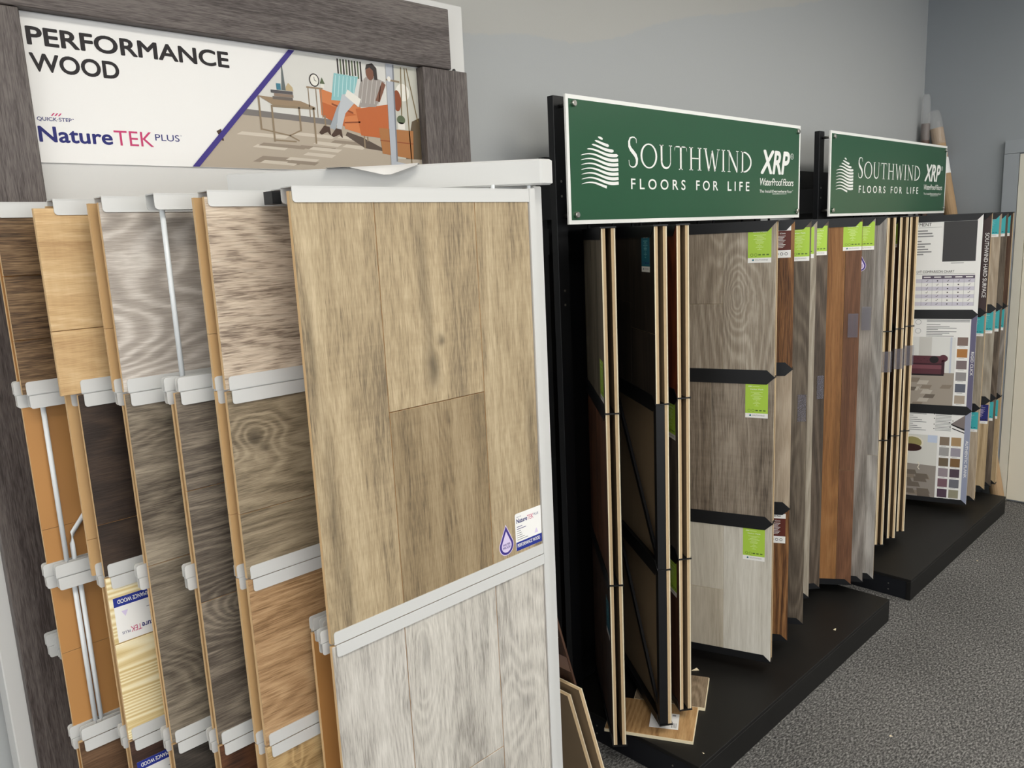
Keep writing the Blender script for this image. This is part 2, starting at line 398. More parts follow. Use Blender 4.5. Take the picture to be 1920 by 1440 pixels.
# ceiling troffers (above and behind the picture)
M_lamp = mat('fluorescent_diffuser', (255, 250, 240), 0.6, emit=LAMP_STRENGTH)
M_lampf = mat('white_lamp_frame', (230, 230, 228), 0.5)
LAMPS = [(-1.8, -2.6), (0.3, -2.6), (2.4, -2.6), (4.0, -2.6), (-1.8, -0.1), (0.3, -0.1), (2.3, 0.0), (3.85, -0.1)]
def troffer(i, x, y):
    t = empty('ceiling_light', (x, y, CZ))
    row_ = 'row near the shop window' if i < 4 else 'row above the aisle'
    names = ['first from the left in the '+row_, 'second from the left in the '+row_, 'third from the left in the '+row_, 'nearest the door wall in the '+row_]
    tag(t, 'white recessed fluorescent ceiling light, ' + names[i % 4], 'ceiling light', 'fluorescent ceiling lights')
    f = MB()
    for a in ((-.62, -.60, -.32, .32), (.60, .62, -.32, .32), (-.60, .60, -.32, -.30), (-.60, .60, .30, .32)): f.box(a[0], a[1], a[2], a[3], -0.012, -0.0005, M_lampf)
    f.build('frame', t)
    MB().box(-.60, .60, -.30, .30, -0.006, -0.001, M_lamp).build('diffuser', t)
for i, (x, y) in enumerate(LAMPS): troffer(i, x, y)

# door on the right wall
M_door = mat('cream_door_paint', (226, 220, 203), 0.45, mottle=0.03, mscale=2.5)
M_trimg = mat('grey_trim_paint', (150, 155, 160), 0.5)
M_jamb = mat('cream_jamb_paint', (214, 210, 196), 0.45, mottle=0.05, mscale=6)
d = struct(MB().box(WX1-0.018, WX1-0.0005, 0.30, 1.128, 0.012, 1.855, M_door).build('door_1'))
for z0, z1 in ((0.15, 0.85), (1.0, 1.72)):
    f = MB(); xf = WX1-0.018
    for a in ((0.42, 0.46, z0, z1), (0.97, 1.01, z0, z1), (0.46, 0.97, z0, z0+0.04), (0.46, 0.97, z1-0.04, z1)):
        f.box(xf-0.006, xf, a[0], a[1], a[2], a[3], M_door)
    f.build('panel_moulding', d)
MB().tube([(WX1-0.018, 0.37, 0.98), (WX1-0.06, 0.37, 0.98)], 0.012, M_steel).tube([(WX1-0.06, 0.37, 0.98), (WX1-0.085, 0.37, 0.98)], [0.024, 0.03], M_steel, 14).build('door_handle', d)
struct(MB().box(WX1-0.022, WX1-0.0005, 1.131, 1.172, 0, 1.862, M_jamb).box(WX1-0.022, WX1-0.0005, 0.25, 0.297, 0, 1.862, M_jamb).build('trim_1'))
struct(MB().box(WX1-0.026, WX1-0.0005, 1.175, 1.243, 0, 1.866, M_trimg).box(WX1-0.026, WX1-0.0005, 0.18, 0.247, 0, 1.866, M_trimg).build('trim_2'))
struct(MB().box(WX1-0.026, WX1-0.0005, 0.18, 1.243, 1.868, 1.935, M_trimg).build('trim_3'))

# ================================================================== white rack with wood pages
M_frame = wood('smoked_grey_laminate', (66, 58, 56), (92, 84, 81), (112, 104, 100), 'z', big=0.25, ring=0.0, fiber=0.8, pore=0.15, gs=1.0, rough=0.5, bump=0.15)
M_frameh = wood('smoked_grey_laminate_cross', (66, 58, 56), (92, 84, 81), (112, 104, 100), 'x', big=0.25, ring=0.0, fiber=0.8, pore=0.15, gs=1.0, rough=0.5, bump=0.15)
M_panel = mat('white_back_panel', (214, 213, 210), 0.5)
bd = empty('display_backdrop', (0.8, 1.62, 0))
tag(bd, 'tall white wall panel framed with smoked grey wood-grain boards behind the white rack', 'display panel')
def rel(o, px): o.location = -Vector(px); return o
BD = (0.8, 1.62, 0)
rel(MB().box(0.223, 1.404, 1.587, 1.655, 0.0, 2.13, M_panel).build('back_panel', bd, bevel=0.002), BD)
rel(MB().box(0.25, 1.336, 1.56, 1.5865, 1.968, 2.107, M_frameh).build('header_board', bd, bevel=0.0015), BD)
rel(MB().box(0.25, 0.400, 1.56, 1.5865, 0.0, 1.966, M_frame).build('side_board', bd, bevel=0.0015), BD)
rel(MB().box(1.246, 1.386, 1.56, 1.5865, 0.0, 1.966, M_frame).build('side_board', bd, bevel=0.0015), BD)
rel(MB().tube([(1.365, 1.5869, 1.973), (1.365, 1.583, 1.973)], 0.004, M_black, 10).build('screw', bd), BD)

# ---- banner
bn = empty('banner_sign', (0.83, 1.583, 1.718))
tag(bn, 'white PERFORMANCE WOOD banner with a printed living room photo between grey boards', 'sign')
BN = (0.83, 1.583, 1.718)
M_bann = mat('glossy_banner_film', (238, 236, 233), 0.25, spec=0.4)
rel(MB().box(0.404, 1.244, 1.5835, 1.5866, 1.719, 1.966, M_bann).build('banner_panel', bn), BN)
def bfn(u, v, h): return (u-0.83, 0.0005-h-0.0001, v-1.718)
pr = Print(bfn)
pr.text('PERFORMANCE', 0.411, 0.770, 1.9135, 1.9445, M_ink, bold=0.026)
pr.text('WOOD', 0.411, 0.556, 1.8705, 1.9015, M_ink, bold=0.026)
pr.build('headline_lettering', bn)
pr = Print(bfn)
for k in range(3):
    x = 0.4315 + k*0.0055
    pr.poly([(x, 1.7985), (x+0.0025, 1.7985), (x+0.007, 1.8035), (x+0.0045, 1.8035)], M_pink)
pr.text('QUICK·STEP', 0.409, 0.464, 1.7885, 1.796, M_navy, bold=0.01)
pr.disc(0.4665, 1.795, 0.001, 0.001, M_navy, n=8)
pr.text('Nature', 0.408, 0.529, 1.7535, 1.7805, M_navy, bold=0.022)
pr.text('TEK', 0.532, 0.602, 1.7535, 1.7800, M_pink)
pr.text('PLUS', 0.606, 0.652, 1.7655, 1.7775, M_navy, bold=0.0)
pr.text('TM', 0.6535, 0.657, 1.7755, 1.7775, M_navy)
pr.build('brand_lettering', bn)
# printed photograph, flat pieces
def pm(n, c): return mat('print_'+n, c, 0.35, spec=0.3)
pr = Print(bfn)
x_at = lambda z: 0.680 + (z-1.719)*(0.914-0.680)/(1.966-1.719)
PW = pm('wall', (214, 212, 206)); PF = pm('floor', (178, 165, 148)); PFl = pm('floor_light', (204, 193, 177)); PFd = pm('floor_dark', (146, 132, 116)); PB = pm('skirting', (120, 114, 110))
pr.poly([(x_at(1.7195), 1.7195), (1.2435, 1.7195), (1.2435, 1.9655), (x_at(1.9655), 1.9655)], PW, 1)
pr.poly([(x_at(1.7195), 1.7195), (1.2435, 1.7195), (1.2435, 1.812), (x_at(1.826), 1.826)], PF, 2)
pr.poly([(x_at(1.826), 1.826), (1.0, 1.818), (1.0, 1.830), (x_at(1.838), 1.838)], PB, 3)
random.seed(3)
for k in range(22):
    x = 0.70 + 0.43*random.random(); z = 1.722 + 0.075*random.random(); w = 0.05+0.06*random.random()
    if x < x_at(z)+0.006: continue
    if x+w > 1.145: continue
    pr.poly([(x, z), (x+w, z-0.004), (x+w+0.012, z+0.003), (x+0.012, z+0.006)], random.choice((PFl, PFd, PFl)), 3+k*0.03)
# curtain and plant behind, sofa, cushion, reader
PS = pm('sofa', (186, 98, 48)); PSl = pm('sofa_light', (205, 124, 72)); PSd = pm('sofa_dark', (138, 68, 34)); PCu = pm('cushion', (138, 190, 192)); PK = pm('knit', (158, 150, 144)); PJ = pm('jeans', (188, 192, 196))
PSk = pm('skin', (120, 76, 56)); PH = pm('hair', (40, 30, 28)); PG = pm('leaf', (86, 98, 70)); PDk = pm('shoe', (70, 48, 34)); PMt = pm('metal', (140, 122, 98)); PTb = pm('table', (150, 128, 102)); PBk = pm('book', (106, 96, 88)); PWh = pm('paper', (230, 226, 216))
for k in range(9): pr.rect(1.022+k*0.0075, 1.026+k*0.0075, 1.93-0.006*(k % 3), 1.962, PG if k % 2 else PH, 3)
pr.poly([(0.972, 1.838), (1.076, 1.812), (1.076, 1.872), (0.972, 1.894)], PSl, 4)
pr.poly([(0.975, 1.835), (1.074, 1.803), (1.074, 1.842), (0.975, 1.866)], PS, 5)
pr.poly([(1.000, 1.862), (1.055, 1.846), (1.055, 1.850), (1.000, 1.866)], PSd, 6)
pr.poly([(1.062, 1.858), (1.152, 1.874), (1.150, 1.796), (1.072, 1.800)], PS, 7)
pr.poly([(1.030, 1.838), (1.072, 1.846), (1.072, 1.804), (1.030, 1.812)], PSl, 6)
pr.poly([(1.030, 1.824), (1.072, 1.828), (1.072, 1.831), (1.030, 1.827)], PSd, 7)
pr.poly([(1.035, 1.806), (1.075, 1.796), (1.150, 1.766), (1.08, 1.772), (1.03, 1.798)], pm('shade', (84, 70, 60)), 4)
for x, z0, z1 in ((0.978, 1.815, 1.838), (1.078, 1.772, 1.802), (1.087, 1.788, 1.798)): pr.rect(x, x+0.004, z0, z1, PMt, 6)
pr.poly([(1.000, 1.872), (1.012, 1.930), (1.075, 1.928), (1.062, 1.892), (1.03, 1.872)], PCu, 6)
for k in range(6): pr.line((1.008+k*0.010, 1.880), (1.016+k*0.010, 1.926), 0.0016, pm('cushion_light', (190, 220, 220)), 7)
pr.poly([(1.008, 1.812), (1.020, 1.810), (1.034, 1.846), (1.062, 1.872), (1.058, 1.892), (1.028, 1.886), (1.015, 1.846)], PJ, 8)
pr.poly([(0.990, 1.812), (1.004, 1.808), (1.018, 1.842), (1.04, 1.868), (1.03, 1.880), (1.012, 1.856)], pm('jeans_shade', (160, 166, 172)), 7)
for a, b_ in ((0.962, 1.806), (0.992, 1.802)):
    pr.poly([(a, b_-0.006), (a+0.006, b_-0.010), (a+0.022, b_-0.003), (a+0.028, b_-0.010), (a+0.030, b_-0.009), (a+0.028, b_+0.008), (a+0.014, b_+0.010)], PDk, 9)
pr.poly([(1.066, 1.862), (1.118, 1.866), (1.142, 1.900), (1.148, 1.924), (1.118, 1.932), (1.096, 1.930), (1.080, 1.916)], PK, 8)
for k in range(5): pr.line((1.078+k*0.012, 1.872), (1.090+k*0.012, 1.926), 0.0016, pm('knit_light', (196, 190, 184)), 9)
pr.poly([(1.118, 1.880), (1.130, 1.878), (1.150, 1.918), (1.140, 1.924)], PSk, 9)
pr.disc(1.108, 1.941, 0.011, 0.017, PSk, 9); pr.poly([(1.096, 1.946), (1.100, 1.958), (1.116, 1.962), (1.127, 1.952), (1.128, 1.926), (1.119, 1.926), (1.117, 1.946), (1.108, 1.952)], PH, 10)
pr.poly([(1.036, 1.884), (1.070, 1.862), (1.078, 1.880), (1.044, 1.898)], PWh, 10)
# side table with clock, low table with books
for x in (0.943, 0.962, 0.974): pr.rect(x, x+0.0022, 1.832, 1.893, PMt, 6)
pr.rect(0.940, 0.980, 1.892, 1.8955, PTb, 7)
pr.disc(0.961, 1.910, 0.0125, 0.014, PH, 7); pr.disc(0.961, 1.910, 0.010, 0.0115, PWh, 8); pr.line((0.961, 1.910), (0.961, 1.917), 0.0012, PH, 9); pr.line((0.961, 1.910), (0.966, 1.908), 0.0012, PH, 9)
pr.rect(0.976, 0.984, 1.8955, 1.904, PWh, 7); pr.poly([(0.974, 1.904), (0.980, 1.918), (0.987, 1.904)], PG, 7)
pr.poly([(0.824, 1.867), (0.924, 1.863), (0.958, 1.853), (0.856, 1.851)], PTb, 6)
pr.poly([(0.856, 1.851), (0.958, 1.853), (0.958, 1.848), (0.856, 1.846)], PMt, 7)
for x0, z0, z1 in ((0.824, 1.798, 1.866), (0.852, 1.776, 1.850), (0.951, 1.776, 1.852), (0.916, 1.800, 1.850)): pr.rect(x0, x0+0.0042, z0, z1, PMt, 7)
pr.line((0.826, 1.800), (0.890, 1.790), 0.003, PMt, 6); pr.line((0.890, 1.790), (0.918, 1.802), 0.003, PMt, 6); pr.line((0.855, 1.779), (0.905, 1.778), 0.003, PMt, 6); pr.line((0.890, 1.790), (0.912, 1.780), 0.003, PMt, 6)
for k, (a, c, m_) in enumerate(((0.858, 0.905, PBk), (0.862, 0.907, pm('book_b', (140, 120, 104))), (0.855, 0.906, pm('book_c', (84, 80, 82))))): pr.rect(a, c, 1.862+k*0.0065, 1.868+k*0.0065, m_, 8)
pr.poly([(0.880, 1.882), (0.890, 1.882), (0.8885, 1.905), (0.8865, 1.932), (0.8845, 1.932), (0.8825, 1.905)], pm('vase', (96, 104, 104)), 8)
pr.rect(0.869, 0.879, 1.882, 1.895, pm('cup', (60, 120, 140)), 8); pr.poly([(0.890, 1.882), (0.908, 1.882), (0.906, 1.890), (0.897, 1.898), (0.891, 1.890)], pm('stone', (188, 168, 130)), 8)
# chair leg, door edge, hanging chair, crate with plant
pr.poly([(0.728, 1.790), (0.738, 1.795), (0.742, 1.772), (0.738, 1.772)], PDk, 5)
PD = pm('door', (176, 180, 188)); PDs = pm('door_side', (120, 124, 132))
pr.poly([(1.150, 1.7195), (1.166, 1.7195), (1.172, 1.9655), (1.153, 1.9655)], PD, 12)
pr.poly([(1.166, 1.745), (1.2435, 1.733), (1.2435, 1.7195), (1.166, 1.7195)], PD, 11)
pr.rect(1.168, 1.2435, 1.752, 1.9655, pm('view', (196, 194, 182)), 5)
pr.poly([(1.195, 1.752), (1.2435, 1.752), (1.2435, 1.85), (1.22, 1.84)], pm('view_dark', (96, 82, 62)), 6)
pr.poly([(1.166, 1.745), (1.170, 1.745), (1.176, 1.9655), (1.172, 1.9655)], PDs, 13)
pr.line((1.152, 1.930), (1.190, 1.928), 0.004, PMt, 14); pr.disc(1.160, 1.932, 0.005, 0.006, PWh, 15)
for a, c in ((1.197, 1.190), (1.207, 1.212), (1.213, 1.238)): pr.line((a, 1.962), (c, 1.84 if c != 1.212 else 1.74), 0.003, pm('rope', (120, 104, 70)), 8)
pr.disc(1.198, 1.905, 0.020, 0.020, PWh, 7); pr.disc(1.180, 1.885, 0.012, 0.024, PSd, 9)
PC = pm('crate', (168, 112, 64))
pr.poly([(1.122, 1.820), (1.222, 1.818), (1.218, 1.752), (1.128, 1.762)], PC, 8)
pr.line((1.124, 1.792), (1.220, 1.788), 0.002, PSd, 9)
pr.rect(1.178, 1.198, 1.820, 1.836, PWh, 10); pr.disc(1.188, 1.842, 0.012, 0.010, PG, 10)
pr.build('printed_photo', bn)
pr = Print(bfn); pr.poly([(0.671, 1.7195), (0.685, 1.7195), (0.9185, 1.9655), (0.9045, 1.9655)], M_violet, 16); pr.build('violet_stripe', bn)

# ---- rack: diagonal arm on posts
D = Vector((-0.716, 0.697)).normalized()
rk = empty('page_rack', (1.075, 1.045, 0))
tag(rk, 'white metal rack with a diagonal top arm carrying the wood sample pages', 'display rack')
RK = (1.075, 1.045, 0)
A0 = Vector((1.053, 1.0)); B0 = Vector((1.085, 1.0)); LARM = 0.565
fp = [A0, B0, B0+D*LARM, A0+D*LARM]
rel(MB().prism([tuple(p) for p in fp], lambda a, b, z: (a, b, z), 1.644, 1.689, M_white).build('arm', rk, bevel=0.003), RK)
rel(MB().box(1.0635, 1.0865, 1.032, 1.064, 0.03, 1.6435, M_white).build('post', rk, bevel=0.002), RK)
e2 = A0 + D*(LARM-0.03)
rel(MB().box(e2.x, e2.x+0.024, 1.381, 1.401, 0.03, 1.6435, M_white).build('post', rk, bevel=0.002), RK)
rel(MB().box(1.05, 1.10, 0.86, 1.30, 0.0, 0.0295, M_white).build('foot', rk, bevel=0.003), RK)
rel(MB().box(e2.x-0.02, e2.x+0.044, e2.y-0.2, e2.y+0.12, 0.0, 0.0295, M_white).build('foot', rk, bevel=0.003), RK)
rel(MB().box(1.190, 1.214, 1.46, 1.49, 0.0, 1.10, M_white).build('rear_brace_post', rk, bevel=0.002), RK)

# curled sheet of paper lying on the arm
pp = MB(); pv = []; pf = []
M_paper = mat('white_paper', (236, 234, 232), 0.6)
nu, nv = 14, 5
pdir = Vector((0.716, -0.697)); pn = Vector((-0.697, -0.716))
for i in range(nu+1):
    for j in range(nv+1):
        u = -0.395 + 0.165*i/nu; v = -0.030 + 0.066*j/nv
        c = A0 + (B0-A0)*0.5 - D*u*-1*-1
        base = Vector((1.069, 1.0)) + D*(-u) + pn*v
        over = max(0.0, v-0.012); s_ = i/nu; tipw = max(0.0, 1-abs(s_-0.68)/0.42)
        h = 1.6900 - over*(0.08+0.75*tipw) + 0.006*max(0, s_-0.75)
        pv.append((base.x, base.y, h))
for i in range(nu):
    for j in range(nv):
        a = i*(nv+1)+j; pf.append((a, a+1, a+nv+2, a+nv+1))
o = pp.add(pv, pf, M_paper).build('paper_sheet', smooth=True)
tag(o, 'curled white sheet of paper lying on the white rack arm', 'paper')

# ---- pages
W_N = 0.470
def rail(parent, z, x0=0.005, W=W_N, xb=-0.007, front=True):
    mb = MB(); h = 0.0205
    for ch, xs in (((-0.0016, 0.0084), x0), ((0.0186, 0.0286), xb)):
        if not front and ch[0] < 0: continue
        for y in ch:
            mb.prism(rrect(xs, W, z+0.0008, z+h, 0.004, ('tl',)), FX, y, y+0.0014, M_white)
            mb.prism(rrect(xs+0.002, W, z-h, z-0.0008, 0.004, ('bl',)), FX, y-(0.0014 if y < 0 else 0), y+0.0014-(0.0014 if y < 0 else 0), M_white)
        mb.box(xs+0.001, W, ch[0]+0.0015, ch[1]-0.0001, z-0.0009, z+0.0009, M_white)
    return mb.build('rail', parent)
def cap(parent, W=W_N, x0=0.004, z=1.635):
    mb = MB()
    for y in (-0.0016, 0.0286): mb.prism(rrect(x0, W, z-0.021, z, 0.005, ('bl',)), FX, y, y+0.0014, M_white)
    mb.box(x0, W, -0.0016, 0.03, z-0.0002, z+0.0014, M_white)
    return mb.build('top_cap', parent)
def nt_page(label, X, Y, rails, zb, W=W_N):
    t = empty('display_page', (X, Y, 0))
    tag(t, label, 'sample page', 'pages of the white rack')
    cap(t, W)
    for z in rails: rail(t, z, W=W)
    MB().box(W+0.0005, W+0.0145, -0.003, 0.031, zb, 1.6375, M_white).build('side_stile', t, bevel=0.001)
    ax = 1.069 - (Y+0.014-1.0)*(0.716/0.697) - X
    for xx in ((ax-0.089, ax) if Y < 1.05 else (ax,)): MB().tube([(xx, 0.014, 1.6366), (xx, 0.014, 1.6438)], 0.0035, M_rodw, 8).build('hanger_pin', t)
    return t
def rods(parent, segs):
    for pts in segs: MB().tube(pts, 0.0038, M_rodw, 10).build('rod', parent, smooth=True)
def row(parent, z1, z0, m, joints=(), x0=0.0, x1=W_N-0.001, tints=None, edge=None, back=None, y=0.0):
    """front planks of one row; joints are heights of the seams"""
    zs = [z1] + list(joints) + [z0]
    for i in range(len(zs)-1):
        tt = tints[i] if tints else 1.0
        plank(parent, x0, x1, zs[i+1]+0.0004, zs[i]-0.0004, y, 0.0078, m, edge or M_tan, back or M_ochre, tt)
def backrow(parent, z1, z0, m=None, joints=(), x0=0.0, rev=None):
    zs = [z1] + list(joints) + [z0]
    for i in range(len(zs)-1):
        plank(parent, x0, W_N-0.001, zs[i+1]+0.0004, zs[i]-0.0004, 0.0278, 0.0078, m or NB, M_tan, rev or M_rawback, sgn=-1)

NB = wood('plain_oak_back_page', (110, 90, 66), (150, 126, 96), (176, 152, 120), 'x')
def NW(n, d, m_, l, **k): return wood('plank_'+n, d, m_, l, k.pop('axis', 'x'), **k)
n_rustic = NW('rustic_brown', (54, 38, 24), (106, 82, 57), (142, 115, 84), big=0.4, ring=0.15, fiber=0.6, pore=0.3, lines=0.85)
n_natural = NW('natural_oak', (178, 142, 98), (205, 171, 124), (224, 196, 152), big=0.5, ring=0.1, fiber=0.3, pore=0.06, saw=0.10)
n_lightgrey = NW('light_grey_oak', (146, 137, 128), (177, 167, 157), (214, 206, 197), big=0.45, ring=0.35, fiber=0.35, pore=0.05, rings=18, knots=((0.13, 1.40, 0.05, 0.05, 0, 0.35),))
n_white = NW('whitewashed_oak', (124, 108, 94), (192, 174, 154), (216, 200, 180), big=0.25, ring=0.1, fiber=0.6, pore=0.42, lines=0.2)
n_espresso = NW('espresso_oak', (33, 25, 20), (51, 40, 33), (72, 57, 46), pore=0.2)
n_greyb = NW('weathered_grey_oak', (76, 67, 57), (122, 111, 96), (158, 146, 127), big=0.6, ring=0.2, fiber=0.45, pore=0.35, lines=0.25, knots=((0.105, 0.90, 0.016, 0.014, 0.8, 0.3), (0.07, 1.30, 0.06, 0.007, 0.45, 0)))
n_greyb2 = NW('smoked_grey_oak', (66, 58, 50), (102, 92, 81), (142, 130, 114), big=0.5, ring=0.3, fiber=0.45, pore=0.35, lines=0.2, rings=18, knots=((0.083, 1.00, 0.018, 0.011, 0.9, 0.35), (0.095, 0.965, 0.012, 0.008, 0.7, 0)))
n_olive = NW('olive_grey_oak', (92, 80, 62), (141, 126, 103), (170, 154, 128), big=0.5, ring=0.3, fiber=0.4, pore=0.3, knots=((0.035, 1.275, 0.012, 0.010, 0.75, 0.25), (0.05, 1.262, 0.010, 0.006, 0.6, 0)))
n_tan = NW('warm_tan_oak', (128, 97, 64), (171, 136, 98), (194, 160, 120), big=0.5, ring=0.2, fiber=0.5, pore=0.3, lines=0.15)
n_yellow = NW('honey_tan_oak', (140, 112, 72), (186, 155, 108), (206, 177, 130), knots=((0.05, 0.752, 0.003, 0.014, 0.7, 0.1),))
n_char = NW('charcoal_oak', (40, 36, 32), (66, 60, 54), (88, 80, 72), pore=0.3)
n_redb = NW('reddish_walnut', (48, 28, 17), (84, 53, 34), (112, 74, 50), pore=0.3, ring=0.4)
n_walnut = NW('walnut', (60, 42, 29), (92, 67, 47), (118, 90, 66), pore=0.3, lines=0.3)
n_umber = NW('umber_oak', (48, 34, 28), (70, 50, 42), (92, 68, 58), pore=0.3)
n_pine = NW('raw_pine_back', (206, 178, 118), (234, 216, 168), (246, 235, 200), big=0.3, ring=0.7, fiber=0.2, pore=0.0, rings=46, gl=0.12)
n_front = NW('driftwood_oak', (114, 100, 80), (166, 147, 116), (194, 176, 144), axis='z', big=0.5, ring=0.06, fiber=0.42, pore=0.10, saw=0.07,
             knots=((0.230, 1.345, 0.013, 0.028, 0.65, 0.25), (0.252, 1.395, 0.006, 0.008, 0.7, 0.0), (0.221, 1.50, 0.009, 0.11, 0.38, 0.0), (0.232, 1.41, 0.007, 0.06, 0.3, 0), (0.024, 1.15, 0.009, 0.13, 0.42, 0.0), (0.012, 1.40, 0.006, 0.08, 0.45, 0.0), (0.040, 1.02, 0.007, 0.09, 0.35, 0.0), (0.45, 1.20, 0.01, 0.1, 0.35, 0)))
n_pale = NW('pale_bleached_oak', (142, 137, 130), (192, 187, 178), (217, 212, 203), axis='z', big=0.5, ring=0.12, fiber=0.42, pore=0.12, rings=16,
             knots=((0.175, 0.86, 0.010, 0.035, 0.4, 0.5), (0.405, 0.66, 0.02, 0.02, 0.3, 0.2), (0.13, 0.79, 0.012, 0.012, 0.2, 0.1)))

R3 = (1.352, 1.059, 0.776, 0.49)
# front page
g1 = nt_page('front page of the white rack, tan driftwood planks above pale bleached planks', 0.558, 1.01, (0.949, 0.27), 0.25)
E1 = dict(edge=M_tan, back=M_ochre)
def vpl(parent, spec, m):
    for (a, b, z0, z1, tt) in spec: plank(parent, a+0.0006, b-0.0006, z0+0.0006, z1-0.0006, 0.0, 0.0078, m, M_tan, M_ochre, tt)
vpl(g1, [(0, 0.139, 0.951, 1.630, 1.0), (0.139, 0.341, 1.290, 1.630, 1.02), (0.139, 0.341, 0.951, 1.290, (0.73, 0.70, 0.66)), (0.341, 0.469, 0.951, 1.630, 0.95)], n_front)
vpl(g1, [(0, 0.137, 0.275, 0.947, (0.97, 0.97, 0.98)), (0.137, 0.343, 0.600, 0.947, 1.0), (0.137, 0.343, 0.275, 0.600, 0.82), (0.343, 0.469, 0.275, 0.947, 1.03)], n_pale)
for z0, z1 in ((0.951, 1.63), (0.275, 0.947)): plank(g1, 0.040, 0.469, z0, z1, 0.0278, 0.0078, NB, M_tan, M_ochre, sgn=-1)
# its label and water drop
lo = lambda u, v, h: (u, -0.0002-h, v)
lb = Print(lo)
lb.poly(rrect(0.399, 0.4685, 0.975, 1.048, 0.004, ('tl', 'bl')), M_pwhite, 0)
lb.rect(0.400, 0.4685, 0.9752, 0.992, M_blue, 1)
lb.text('PERFORMANCE WOOD', 0.403, 0.463, 0.9815, 0.9885, M_pwhite, 2, bold=0.015)
lb.text('Nature', 0.4025, 0.4305, 1.0285, 1.0375, M_navy, 2, bold=0.02); lb.text('TEK', 0.431, 0.4475, 1.0285, 1.0375, M_pink, 2); lb.text('PLUS', 0.4485, 0.461, 1.0325, 1.037, M_navy, 2)
lb.text('QUICK·STEP', 0.403, 0.415, 1.0395, 1.0418, M_navy, 2)
for k, w in enumerate((0.014, 0.024, 0.01, 0.012, 0.014, 0.02, 0.028)): lb.rect(0.403, 0.403+w, 1.021-k*0.0042, 1.0222-k*0.0042, M_grey if k > 1 else M_navy, 2)
lb.poly([(0.449, 0.997), (0.459, 0.997), (0.454, 1.007)], M_lilac, 2)
lb.build('sample_label', g1)
def drop(fn, cu, zb, h, parent, name='water_drop_sticker'):
    d = Print(fn)
    def shape(sc_, dz=0):
        pts = []; r = h*0.31*sc_; cz = zb + h*0.31
        for k in range(19):
            a = math.radians(-200 + 220*k/18 ); pts.append((cu + r*math.cos(a), cz + r*math.sin(a)))
        pts.append((cu, cz + (h*0.69)*sc_))
        return pts
    d.poly(shape(1.08), M_lilac, 0).poly(shape(1.0), M_violet, 1).poly(shape(0.74), M_lilac, 2)
    c = zb+h*0.31
    d.text('WATER', cu-h*0.17, cu+h*0.17, c+h*0.01, c+h*0.09, M_violet, 3, bold=0.01).text('PROOF', cu-h*0.17, cu+h*0.17, c-h*0.10, c-h*0.02, M_violet, 3, bold=0.01)
    return d.build(name, parent)
drop(lo, 0.375, 0.977, 0.055, g1)
# page just behind: only a lower board, seen from its ochre reverse
g = nt_page('page mostly hidden behind the front page of the white rack, ochre board reverse', 0.568, 1.057, (), 0.25)
for z in (0.949, 0.27): rail(g, z, x0=0.004, xb=-0.003)
plank(g, -0.004, W_N-0.001, 0.275, 0.944, 0.0278, 0.0078, NB, M_tan, M_ochre, sgn=-1)
MB().box(-0.010, 0.004, 0.001, 0.026, 1.615, 1.633, M_black).build('foam_pad', g)
# second page
g = nt_page('page of the white rack with whitewashed, olive, tan and honey oak boards', 0.478, 1.10, R3, 0.20)
row(g, 1.628, 1.3535, n_white); row(g, 1.3505, 1.0605, n_olive, (1.163,), tints=(1.0, 0.93)); row(g, 1.0575, 0.7775, n_tan); row(g, 0.7745, 0.4915, n_yellow)
for a, b_, j in ((1.628, 1.3535, (1.435,)), (1.3505, 1.0605, (1.16,)), (1.0575, 0.7775, ()), (0.7745, 0.4915, ())): backrow(g, a, b_, joints=j, x0=-0.007)
# third page, top slot empty
g = nt_page('white rack page with an empty top slot and bare rod above smoked oak', 0.428, 1.162, R3[:1] + R3[2:], 0.20)
rail(g, 1.059, xb=-0.012, front=False)
row(g, 1.3505, 0.7775, n_greyb2, (1.2, 1.02, ), tints=(1.0, 0.95, 1.02)); row(g, 0.7745, 0.4915, n_redb)
backrow(g, 1.3505, 1.0605, x0=0.002); backrow(g, 1.0575, 0.7775, x0=0.002); backrow(g, 0.7745, 0.4915)
rods(g, [[(0.019, 0.014, 1.352), (0.019, 0.014, 1.634)]])
# fourth page
g = nt_page('page of the white rack with a light grey oak board above weathered grey oak', 0.378, 1.223, R3[:1] + R3[2:], 0.20)
rail(g, 1.059, xb=-0.012, front=False)
row(g, 1.628, 1.3535, n_lightgrey); row(g, 1.3505, 0.7775, n_greyb, (1.08,), tints=(1.0, 0.9)); row(g, 0.7745, 0.4915, n_char)
backrow(g, 1.628, 1.3535, x0=-0.008, joints=(1.448,)); backrow(g, 1.3505, 1.0605, x0=0.002); backrow(g, 1.0575, 0.7775, x0=0.002); backrow(g, 0.7745, 0.4915)
